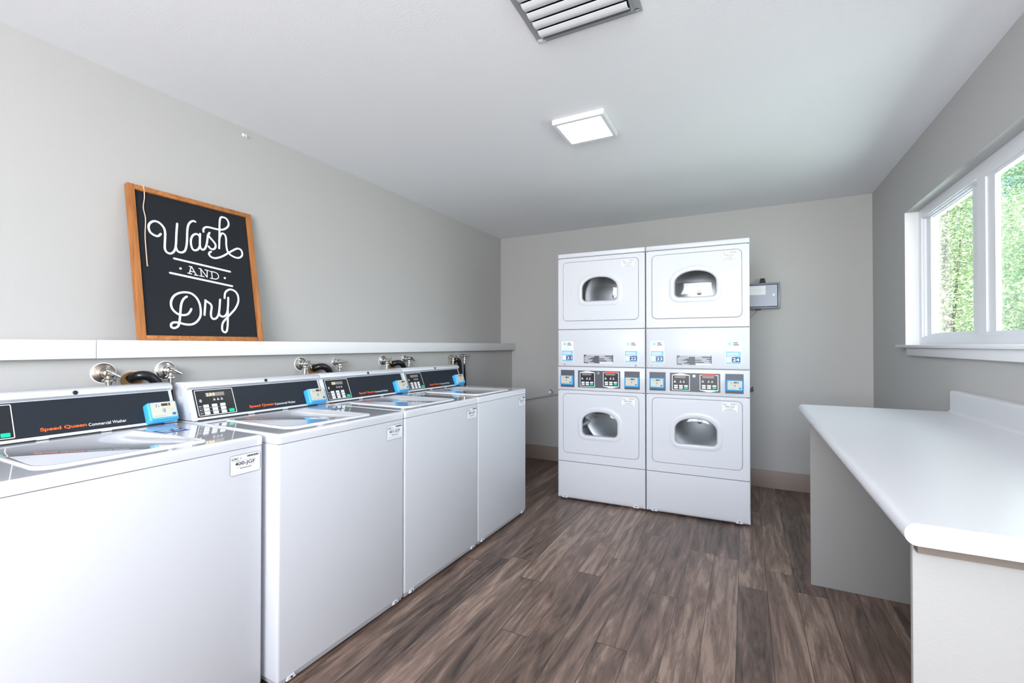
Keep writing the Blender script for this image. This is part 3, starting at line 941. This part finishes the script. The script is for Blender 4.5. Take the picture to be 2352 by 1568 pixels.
    MB().lathe([(0, 0.0105), (0.004, 0.0105), (0.005, 0.009)], (0.331, -d, 1.0125), (0, -1, 0), 20).lathe([(0.005, 0.003), (0.0055, 0.003)], (0.331, -d, 1.0125), (0, -1, 0), 10, 1).build('console_lock', ['chrome', 'dark'], t)
    number_sticker(0.032, 0.130, 1.098, 1.262, nums[0], t)
    number_sticker(0.532, 0.632, 1.098, 1.262, nums[1], t)
    # notice plate: lines of pale text over dark grey
    mb = MB().plate(FRONT, 0.216, 0.446, 1.0915, 1.157, 0, 0.0052, 0, 0)
    rnd = random.Random(5)
    hgt = 0.0655 / 9
    for i in range(9):
        z = 1.157 - hgt * (i + 0.75)
        for a, b in ((0.220, 0.298), (0.338, 0.440)):
            ln = (b - a) * rnd.uniform(0.45, 1.0)
            if i == 8 and a > 0.3:
                continue
            s = a if rnd.random() < 0.7 else b - ln
            mb.plate(FRONT, s, s + ln, z, z + hgt * 0.62, 0.004, 0.0055, 0, 1)
    mb.plate(FRONT, 0.290, 0.372, 1.1495, 1.1555, 0.004, 0.0056, 0, 1)
    mb.plate(FRONT, 0.342, 0.446, 1.0915, 1.1000, 0.004, 0.0057, 0, 2)
    mb.build('notice_plate', ['fascia2', 'print_light', 'sticker'], t, smooth=False)
    return t

dr = math.radians(1.903)
dryer((-1.3439, 3.4117, 0), dr, 'white stacked dryer on the left, with machine numbers 21 and 22', ('397-JGF', '396-JGF'), ('21', '22'), 1)
o2 = DW + 0.0058
dryer((-1.3439 + o2 * math.cos(dr), 3.4117 + o2 * math.sin(dr), 0), dr, 'white stacked dryer on the right, with machine numbers 23 and 24', ('399-JGF', '398-JGF'), ('23', '24'), 0)

# ------------------------------------------------------------------ water valves and hoses above the washers
def valve(y, z, label, rot=0.0, flange=0.039, hose_dark=False, body='chrome', handle_tilt=35, size=1.0, hot=False):
    """frame: x = right along the wall, -y = out of the wall"""
    t = thing('water_valve', label, 'water valve', (XLOW, y, z), (0, 0, PI / 2), 'water valves on the lower left wall')
    if flange:
        MB().lathe([(0.0005, flange * 1.10), (0.002, flange * 1.10), (0.0026, flange)], (0, 0, 0), (0, -1, 0), 36).build('backing_ring', 'print_white', t)
        MB().lathe([(0.002, flange), (0.005, flange * 0.985), (0.009, flange * 0.80), (0.012, flange * 0.45), (0.016, 0.013)], (0, 0, 0), (0, -1, 0), 36).build('escutcheon', 'brass' if hot else 'chrome', t)
    s = size
    mb = MB().lathe([(r_[0], r_[1] * 1.3 * s) for r_ in ((0.003, 0.0095), (0.018, 0.0095), (0.019, 0.0140), (0.031, 0.0140), (0.032, 0.0100), (0.040, 0.0125), (0.054, 0.0125), (0.057, 0.0095), (0.060, 0.0095))], (0, 0, 0), (0, -1, 0), 20)
    ca, sa = math.cos(rot), math.sin(rot)
    mb.lathe([(0.004, 0.0120 * s), (0.018, 0.0115 * s), (0.022, 0.0130 * s), (0.028, 0.0190 * s), (0.032, 0.0195 * s), (0.034, 0.0110), (0.044, 0.0105)], (0, -0.047, 0), (sa, 0, -ca), 20)
    mb.build('valve_body', body, t)
    mb = MB().lathe([(0.058, 0.0085), (0.066, 0.0080), (0.068, 0.0050), (0.076, 0.0050), (0.078, 0.0090), (0.083, 0.0085)], (0, 0, 0), (0, -1, 0), 16)
    a = math.radians(handle_tilt)
    hx, hz = math.cos(a) * 0.026 * s, -math.sin(a) * 0.026 * s
    mb.tube(smooth_path([(-hx, -0.083, -hz), (-hx * 0.4, -0.0805, -hz * 0.4), (0, -0.080, 0), (hx * 0.4, -0.0805, hz * 0.4), (hx, -0.083, hz)], 3), [0.0042] * 2 + [0.0055] * 9 + [0.0042] * 2, 10)
    mb.build('handle', 'chrome', t)
    x0, z0 = sa * 0.042, -ca * 0.042
    MB().lathe([(0.0, 0.0088), (0.016, 0.0088), (0.017, 0.0075), (0.04, 0.0075)], (x0, -0.047, z0), (sa, 0, -ca), 16).build('hose_coupling', 'chrome', t)
    x1, z1 = x0 + sa * 0.03, z0 - ca * 0.03
    MB().tube(smooth_path([(x1, -0.047, z1), (x1 + sa * 0.04, -0.047, z1 - 0.04), (x1 + 0.02, -0.046, z1 - 0.25), (x1 + 0.04, -0.045, z1 - 0.55)], 6), 0.0085, 12).build('supply_hose', 'hose' if hose_dark else 'grey_plastic', t)
    return t

valve(0.873, 1.118, 'brownish water valve with round flange above the nearest washer, left of its drain hose', 0.0, 0.039, False, 'brass', 33, 1.15, True)
valve(1.095, 1.118, 'chrome water valve with round flange and black hose, above the gap beside the nearest washer', 0.0, 0.039, True, 'chrome', 30, 1.15)
valve(1.790, 1.122, 'chrome water valve with large round flange, left of the drain hose of washer 401', -0.12, 0.037, False, 'chrome', 68, 1.0)
valve(2.040, 1.125, 'chrome water valve right of the drain hose where washers 401 and 402 meet', 0.0, 0.022, False, 'chrome', -8, 1.0)
valve(2.465, 1.122, 'water valve with flat white flange above washer 402, left of its drain hose', -0.10, 0.034, False, 'chrome', 85, 0.9)
valve(2.700, 1.128, 'chrome water valve behind the drain hose where washers 402 and 403 meet', 0.0, 0.026, False, 'chrome', 40, 1.0)
valve(3.285, 1.128, 'left one of the two small valves at the far end, above the last washer', 0.0, 0.0, False, 'chrome', 60, 0.8)
valve(3.465, 1.134, 'right one of the two small valves at the far end, above the last washer', 0.0, 0.0, True, 'chrome', -12, 0.9)

def drain(y, label, reach, pipe_label, rusty):
    p = MB()
    p.lathe([(-0.01, 0.037), (0.006, 0.037), (0.008, 0.035), (0.008, 0.032), (-0.01, 0.032)], (XLOW, y, 1.082), (1, 0, 0), 28, 0, False)
    p.lathe([(0.0008, 0.048), (0.0012, 0.048), (0.0016, 0.036)], (XLOW, y - 0.004, 1.076), (1, 0, 0), 28, 1)
    p.lathe([(0.0035, 0.0325), (0.0036, 0.0325)], (XLOW, y, 1.082), (1, 0, 0), 24, 0)
    o = p.build('standpipe', ['rust', 'patch'])
    tag(o, pipe_label, 'drain pipe', 'drain pipe openings in the lower left wall')
    x = XLOW
    P = [(x + 0.004, y - 0.004, 1.086), (x + 0.020, y + 0.004, 1.096), (x + 0.038, y + 0.022, 1.102), (x + 0.046, y + 0.046, 1.099), (x + 0.048, y + 0.070, 1.084), (x + 0.048, y + 0.090, 1.056), (x + 0.048, y + 0.102, 1.010), (x + 0.048, y + 0.106, 0.90), (x + 0.048, y + 0.106, 0.60)]
    P = [(a, y + (b - y) * reach, c) for a, b, c in P]
    h = MB().tube(smooth_path(P, 7), 0.0195, 20).build('drain_hose', 'hose', angle=70)
    tag(h, label, 'hose', 'black drain hoses behind the washers')

drain(0.967, 'thick black drain hose bending out of the wall behind the nearest washer', 0.86, 'rust-brown drain pipe opening in the wall behind the nearest washer', True)
drain(1.880, 'black drain hose bending down where washers 401 and 402 meet', 0.95, 'drain pipe opening in the wall behind washer 401', False)
drain(2.560, 'black drain hose bending down where washers 402 and 403 meet', 0.95, 'drain pipe opening in the wall behind washer 402', False)
drain(3.345, 'short black drain hose between the two small valves at the far end', 0.45, 'drain pipe opening in the wall behind the last washer', False)

# ------------------------------------------------------------------ framed sign leaning on the ledge
SG = thing('framed_sign', 'wood-framed black sign reading Wash and Dry, leaning on the white ledge', 'sign', (-2.315, 0.9935, 1.2525))
LEAN = math.atan2(0.12, 0.703)
SG.rotation_euler = (0, -LEAN, 0)
def SGN(u, v, d):           # u along the ledge, v up the sign, d out of its front
    return (d, u, v)
SW, SH, SF, SD = 0.5655, 0.713, 0.0265, 0.028
for u0 in (0.0, SW - SF):
    MB().box(-SD, 0.0, u0, u0 + SF, 0.0, SH, 0.0015).build('frame_upright', 'frame_v', SG)
for v0 in (0.0, SH - 0.0225):
    mb = MB().box(-SD + 0.0005, -0.0005, SF - 0.0005, SW - SF + 0.0005, v0, v0 + 0.0225, 0.0012)
    o = mb.build('frame_rail', 'frame_h', SG)
MB().box(-0.020, -0.012, SF - 0.004, SW - SF + 0.004, 0.019, SH - 0.019).build('board', 'chalk', SG, smooth=False)
STROKES=[
('W',[(120,504),(112,494),(103,490),(89,494),(77,505),(73,525),(78,543),(91,557),(104,561),(118,557),(130,545),(137,529),(138,508),(135,477),(132,449),(132,432),(139,419),(153,416),(167,427),(176,447),(181,476),(186,521),(193,571)]),
('W',[(179,454),(182,439),(190,431),(203,431),(216,441),(224,461),(230,493),(234,532),(238,560),(245,582),(256,597),(268,604),(276,602)]),
('W',[(291,524),(287,535),(275,539),(260,529),(250,509),(247,488),(249,466),(256,454),(267,454),(279,463),(286,478)]),
('W',[(294,544),(290,510),(288,480),(293,465),(302,464),(312,474),(320,494),(326,520),(331,545),(340,560)]),
('W',[(340,560),(334,546),(340,535),(354,519),(363,505),(363,491),(356,479),(345,474),(335,478),(329,486)]),
('W',[(311,559),(312,573),(323,585),(340,589),(368,588),(391,589),(411,594),(431,609),(441,626),(441,643),(433,658),(418,662),(406,659),(399,646),(394,617),(389,567),(384,519),(380,486)]),
('W',[(384,526),(389,546),(397,565),(407,572),(418,564),(421,543),(419,514),(420,490),(426,471),(440,459),(460,452),(479,453),(495,465),(500,481),(496,498),(484,504),(470,501),(450,488),(427,471),(396,448),(372,435),(352,429),(335,433),(327,444),(330,454),(338,460)]),
('L',[(167,395),(425,369)]),
('L',[(145,322),(429,292)]),
('A',[(238,366),(228,331)]),
('A',[(240,366),(259,327)]),
('A',[(233,343),(251,341)]),
('A',[(221,332),(238,330)]),
('A',[(250,327),(266,326)]),
('A',[(230,367),(242,366)]),
('A',[(273,363),(283,362)]),
('A',[(281,362),(282,327)]),
('A',[(281,362),(308,323)]),
('A',[(311,359),(308,323)]),
('A',[(301,360),(318,358)]),
('A',[(273,326),(293,324)]),
('A',[(324,356),(346,355)]),
('A',[(332,355),(332,320)]),
('A',[(324,320),(347,319)]),
('A',[(346,355),(359,349),(364,336),(359,324),(347,318)]),
('O',[(191,350),(395,331)]),
('D',[(207,215),(194,204),(184,187),(178,167),(173,135),(168,103),(164,84),(158,69),(143,60),(131,64),(130,76),(138,85),(152,87),(168,85),(186,80),(210,79),(230,86),(248,103),(260,126),(263,154),(261,182),(253,206),(239,224),(220,234),(194,234),(170,226),(150,210),(138,185),(137,161),(145,142),(162,127),(183,123),(202,128),(214,141),(221,155)]),
('D',[(279,130),(284,164),(290,204)]),
('D',[(289,204),(300,196),(312,187),(316,172),(311,149),(309,130),(313,116),(323,112),(336,120),(346,138),(353,169),(360,214)]),
('D',[(348,143),(355,130),(369,127),(383,137),(392,158),(398,193),(402,228)]),
('D',[(394,158),(390,120),(385,79),(378,53),(368,46),(358,54),(357,72),(364,96),(384,120),(410,147),(432,172),(448,200),(454,224),(452,248),(440,266),(419,273),(401,266),(388,250),(383,224)]),
]
TWINE= [(60,721),(65,667),(57,612),(62,561),(55,480),(54,403),(54,344)]

WID = {'W': 0.0098, 'L': 0.0098, 'D': 0.0100, 'A': 0.0046}
mb = MB()
for q, (k, pts) in enumerate(STROKES):
    pts = [(a / 1000, b / 1000) for a, b in pts]
    if k == 'O':
        for a, b in pts:
            mb.prism([(a + 0.0055 * math.cos(2 * PI * j / 16), b + 0.0055 * math.sin(2 * PI * j / 16)) for j in range(16)], SGN, -0.0121, -0.0113)
    else:
        mb.stroke(pts, WID[k], SGN, -0.012, -0.0113 + 0.00001 * q, 0, 6)
mb.build('lettering', 'print_white', SG, smooth=False)
tw = [(-0.024, TWINE[0][0] / 1000, 0.7145), (-0.012, TWINE[0][0] / 1000, 0.7155), (0.0005, TWINE[0][0] / 1000 + 0.001, 0.7125)]
tw += [(0.0015 if v > 680 else -0.007, u / 1000, v / 1000) for u, v in TWINE[1:]]
mb = MB().tube(smooth_path(tw, 8), 0.0022, 8)
mb.tube([(-0.007, 0.054, 0.346), (-0.007, 0.0515, 0.338)], [0.002, 0.0008], 6)
mb.tube([(-0.007, 0.054, 0.346), (-0.007, 0.057, 0.337)], [0.002, 0.0008], 6)
mb.build('twine', 'twine', SG)

# small plastic wall anchor near the ceiling
hk = MB().lathe([(0, 0.010), (0.002, 0.010), (0.004, 0.006)], (XL, 1.535, 2.395), (1, 0, 0), 14)
hk.tube(smooth_path([(XL + 0.002, 1.535, 2.395), (XL + 0.016, 1.537, 2.393), (XL + 0.020, 1.540, 2.386), (XL + 0.013, 1.541, 2.382)], 4), 0.0028, 8)
tag(hk.build('wall_hook', 'trim'), 'tiny white hook high on the left wall just under the ceiling', 'hook')

# ------------------------------------------------------------------ control box on the back wall
BX = thing('control_box', 'blue-grey metal control box on the back wall, beside the right dryer', 'control box', (-0.045, YB, 1.545))
def BXF(u, v, d):
    return (u, -d, v)
w_, h_ = 0.305, 0.219
MB().box(0, w_, -0.080, 0, 0, h_, 0.004).build('enclosure', 'box', BX)
MB().plate(BXF, 0.012, w_ - 0.014, 0.013, h_ - 0.014, 0.078, 0.0812).build('door_gap', 'dark', BX, smooth=False)
MB().plate(BXF, 0.016, w_ - 0.019, 0.018, h_ - 0.019, 0.079, 0.0850, 0.001, 0, 0.0008).build('box_door', 'box', BX)
mb = MB().plate(BXF, 0.075, 0.200, 0.118, h_ - 0.024, 0.084, 0.0856, 0.001)
for v, a, b in ((0.185, 0.09, 0.19), (0.165, 0.11, 0.17), (0.155, 0.105, 0.175), (0.140, 0.11, 0.165)):
    mb.plate(BXF, a, b, v, v + 0.002, 0.085, 0.0859, 0, 1)
mb.build('paper_label', ['sticker', 'print_light'], BX, smooth=False)
MB().lathe([(0.084, 0.0135), (0.090, 0.0130), (0.093, 0.010)], (0.258, 0, 0.112), (0, -1, 0), 20).build('door_lock', 'print_white', BX)
mb = MB().loft([[(0.153, -0.062, h_ - 0.002), (0.203, -0.062, h_ - 0.002), (0.203, -0.020, h_ - 0.002), (0.153, -0.020, h_ - 0.002)], [(0.163, -0.055, h_ + 0.043), (0.194, -0.055, h_ + 0.043), (0.194, -0.027, h_ + 0.043), (0.163, -0.027, h_ + 0.043)]], cap0=True, cap1=True)
mb.build('antenna', 'black', BX, smooth=False)
MB().box(0.125, 0.165, -0.06, -0.02, -0.010, 0.002, 0.002).build('cable_gland', 'black', BX)
MB().tube(smooth_path([(0.140, -0.04, -0.006), (0.128, -0.03, -0.030), (0.100, -0.012, -0.058), (0.065, -0.008, -0.085), (0.02, -0.006, -0.12)], 6), 0.0028, 8).build('cable', 'grey_plastic', BX)

# ------------------------------------------------------------------ pipe and gas cocks behind the dryers
mb = MB().tube(smooth_path([(-2.30, YB - 0.020, 0.600), (-2.13, YB - 0.020, 0.640), (-1.82, YB - 0.020, 0.703), (-1.5, YB - 0.020, 0.765)], 5), 0.0085, 12)
p = tag(mb.build('wall_pipe', 'grey_plastic'), 'thin grey pipe sloping along the back wall left of the dryers', 'pipe')
def cock(loc, label, m):
    t = thing('gas_cock', label, 'gas valve', loc)
    MB().lathe([(0, 0.013), (0.004, 0.013), (0.005, 0.008), (0.05, 0.008)], (0, 0, 0), (0, -1, 0), 16).build('stub', 'grey_plastic', t)
    MB().lathe([(0.045, 0.014), (0.055, 0.017), (0.070, 0.016), (0.076, 0.010)], (0, 0, 0), (0, -1, 0), 18).build('knob', m, t)
    MB().tube([(-0.004, -0.06, 0.010), (0.010, -0.06, 0.026)], 0.005, 8).build('lever', 'black', t)
cock((-1.838, YB, 0.735), 'small white knobbed valve on the back wall left of the dryers', 'print_white')
cock((0.046, YB, 0.842), 'small dark knobbed valve on the back wall right of the dryers', 'fascia2')

# ------------------------------------------------------------------ folding counter along the right wall
CT = thing('folding_counter', 'white laminate folding counter on two grey end panels, under the window', 'counter', (0, 0, 0))
CX0, CY0, CY1, CZ = 0.2520, 1.046, 2.874, 0.914
# post-formed section: rolled front edge, flat top, cove and splash
def arc(cx, cz, r, a0, a1, n=7):
    return [(cx + r * math.cos(math.radians(a0 + (a1 - a0) * i / n)), cz + r * math.sin(math.radians(a0 + (a1 - a0) * i / n))) for i in range(n + 1)]
R_ = 0.019
sec = arc(CX0 + R_, CZ - 0.040 + R_, R_, 270, 180) + arc(CX0 + R_, CZ - R_, R_, 180, 90)
sec += arc(0.851, CZ + 0.014, 0.014, 270, 360, 5)
sec += arc(0.865 + 0.012, CZ + 0.102 - 0.012, 0.012, 180, 90, 5) + [(XR - 0.001, CZ + 0.102), (XR - 0.001, CZ - 0.040)]
loops = []
cc = (0.5, CZ - 0.02)
for y in (CY0, CY0 + 0.002, CY1 - 0.002, CY1):
    loops.append([(x, y, z) for x, z in sec])
MB().loft(loops, cap0=True, cap1=True).build('countertop', 'laminate', CT, angle=40)
for y0, y1 in ((1.175, 1.190), (2.782, 2.798)):
    MB().box(0.2952, XR - 0.001, y0, y1, 0.0, CZ - 0.0405, 0.002).build('end_panel', 'panel', CT)
MB().box(0.297, XR - 0.001, 1.150, 1.175, CZ - 0.089, CZ - 0.0405).build('cleat', 'cleat', CT, smooth=False)

# ------------------------------------------------------------------ ceiling light and louvred vent
LT = thing('ceiling_light', 'square white LED ceiling light, switched on', 'ceiling light', (-0.7768, 2.383, H))
def LTF(u, v, d):
    return (u, v, -d)
h = 0.142
A, B, C_, D_ = [rrect(-k, k, -k, k, r) for k, r in ((h - 0.004, 0.006), (h, 0.006), (h, 0.006), (h - 0.004, 0.004))]
E_ = rrect(-h + 0.022, h - 0.022, -h + 0.022, h - 0.022, 0.004)
MB().loft([[LTF(*p, 0.0) for p in A], [LTF(*p, 0.004) for p in B], [LTF(*p, 0.026) for p in C_], [LTF(*p, 0.030) for p in D_], [LTF(*p, 0.030) for p in E_], [LTF(*p, 0.027) for p in E_]]).build('light_frame', 'trim', LT)
MB().plate(LTF, -h + 0.022, h - 0.022, -h + 0.022, h - 0.022, 0.024, 0.0275).build('diffuser', 'diffuser', LT, smooth=False)

VT = thing('ceiling_vent', 'grey-framed white louvred ceiling vent at the top edge of the view', 'ceiling vent', (-0.5217, 1.400, H))
VT.rotation_euler = (0, 0, math.radians(0.8))
vw, vd = 0.2015, 0.2460
def VTF(u, v, d):
    return (u, v, -d)
MB().frame(VTF, (-vw, vw, -vd, vd), (-vw + 0.034, vw - 0.034, -vd + 0.034, vd - 0.030), 0.0, 0.006).frame(VTF, (-vw + 0.028, vw - 0.028, -vd + 0.028, vd - 0.024), (-vw + 0.034, vw - 0.034, -vd + 0.034, vd - 0.030), 0.0, 0.016).build('vent_frame', 'vent_frame', VT, smooth=False)
MB().plate(VTF, -vw + 0.03, vw - 0.03, -vd + 0.03, vd - 0.026, 0.0, 0.002).build('vent_throat', 'dark', VT, smooth=False)
y = vd - 0.043
while y - 0.057 > -vd + 0.03:
    pts = [(y - 0.057, 0.030), (y - 0.042, 0.0345), (y - 0.025, 0.032), (y - 0.010, 0.024), (y, 0.012), (y, 0.0105), (y - 0.011, 0.022), (y - 0.025, 0.0295), (y - 0.042, 0.032), (y - 0.057, 0.0278)]
    loops = [[(x, yy, -dd) for yy, dd in pts] for x in (-vw + 0.036, vw - 0.036)]
    MB().loft(loops, cap0=True, cap1=True).build('louver', 'vent', VT, angle=50)
    y -= 0.0495
for x, yy, m in ((-vw + 0.014, vd - 0.014, 'vent'), (vw - 0.017, vd - 0.015, 'chrome')):
    MB().lathe([(0.005, 0.009), (0.007, 0.009), (0.0085, 0.005)], (x, yy, 0), (0, 0, -1), 14).build('vent_screw', m, VT)
MB().plate(VTF, -vw + 0.002, -vw + 0.034, vd - 0.024, vd - 0.004, 0.004, 0.0072, 0.007).build('screw_tab', 'vent', VT)

# ------------------------------------------------------------------ the garden beyond the window
structure(MB().box(XR + T + 0.001, 30, -6, 40, -0.5, -0.3).build('ground', 'grass', smooth=False))
def tree(name, label, x, y, trunk_h, crown, n, leaf, m, seed):
    """crown: list of (dx, dy, z, radius) leaf clouds"""
    rnd = random.Random(seed)
    t = thing(name, label, 'tree', (x, y, -0.3), (0, 0, 0), 'trees outside the window')
    mb = MB()
    top = max(c[2] for c in crown) + 0.2
    tr = smooth_path([(0, 0, 0), (0.05, -0.03, top * 0.3), (-0.04, 0.05, top * 0.65), (0.02, 0.0, top)], 5)
    mb.tube(tr, [0.075 * (1 - 0.85 * i / (len(tr) - 1)) for i in range(len(tr))], 10)
    for dx, dy, z, r in crown:
        b = smooth_path([(0, 0, max(0.3, z * 0.55)), (dx * 0.5, dy * 0.5, z * 0.78 + 0.1), (dx, dy, z + 0.3)], 4)
        mb.tube(b, [0.026 * (1 - 0.8 * i / (len(b) - 1)) for i in range(len(b))], 7)
    mb.build('trunk', 'bark', t)
    V, F = [], []
    tot = sum(c[3] ** 2 for c in crown)
    for dx, dy, z, r in crown:
        for _ in range(int(n * r * r / tot)):
            d = Vector((rnd.gauss(0, 1), rnd.gauss(0, 1), rnd.gauss(0, 1))).normalized() * r * rnd.random() ** 0.30
            c = Vector((dx, dy, z + 0.3)) + Vector((d.x, d.y, d.z * 0.85))
            ax = Vector((rnd.gauss(0, 1), rnd.gauss(0, 1), rnd.gauss(0, 0.6))).normalized()
            sd = ax.cross(Vector((rnd.gauss(0, 0.5), rnd.gauss(0, 0.5), 1))).normalized()
            up = ax.cross(sd)
            L = leaf * rnd.uniform(0.7, 1.35)
            o = len(V)
            V += [c - ax * L, c - sd * L * 0.42 + up * L * 0.12, c + ax * L, c + sd * L * 0.42 + up * L * 0.12]
            F += [(o, o + 1, o + 2), (o, o + 2, o + 3)]
    finish('crown', V, F, [0] * len(F), [M_[m]], t, smooth=False)

tree('leafy_tree', 'bright yellow-green tree close outside the far window pane', 1.95, 6.5, 1.0, [(0, 0, 1.4, 0.72), (0.15, 0.15, 2.4, 0.65), (-0.1, -0.1, 0.6, 0.7), (0, 0.1, 3.2, 0.5)], 30000, 0.019, 'leaf_c', 1)
tree('leafy_tree', 'dark blue-green tree beside the near window pane', 3.55, 7.3, 1.6, [(0, 0, 1.2, 0.80), (0.1, -0.1, 2.3, 0.85), (-0.1, 0.1, 3.4, 0.75), (0, 0, 4.2, 0.5)], 30000, 0.024, 'leaf_b', 3)
tree('leafy_tree', 'green tree behind the bright one, seen through the far window pane', 2.95, 9.6, 1.6, [(0, 0, 1.6, 1.05), (0.2, 0.1, 2.9, 1.05), (-0.2, 0, 4.0, 0.8), (0, 0, 5.0, 0.5)], 30000, 0.027, 'leaf_a', 2)
tree('leafy_tree', 'tall pale tree at the back, seen between the nearer ones', 5.0, 11.6, 3.0, [(0, 0, 2.0, 1.15), (0.2, 0.1, 3.4, 1.15), (-0.2, -0.2, 5.0, 1.0), (0, 0, 6.0, 0.6)], 26000, 0.034, 'leaf_a', 4)
tree('leafy_tree', 'wide blue-green tree farthest from the window', 5.0, 15.6, 3.0, [(-0.3, -0.2, 2.6, 2.0), (0.3, 0.2, 4.6, 1.9), (0, 0, 6.6, 1.3)], 22000, 0.05, 'leaf_b', 5)
tree('leafy_bush', 'yellow-green bush low outside the near window pane', 2.15, 4.7, 0.5, [(0, 0, 0.9, 0.55), (0.15, -0.1, 1.2, 0.5), (0.1, 0.2, 1.5, 0.45)], 18000, 0.018, 'leaf_c', 6)
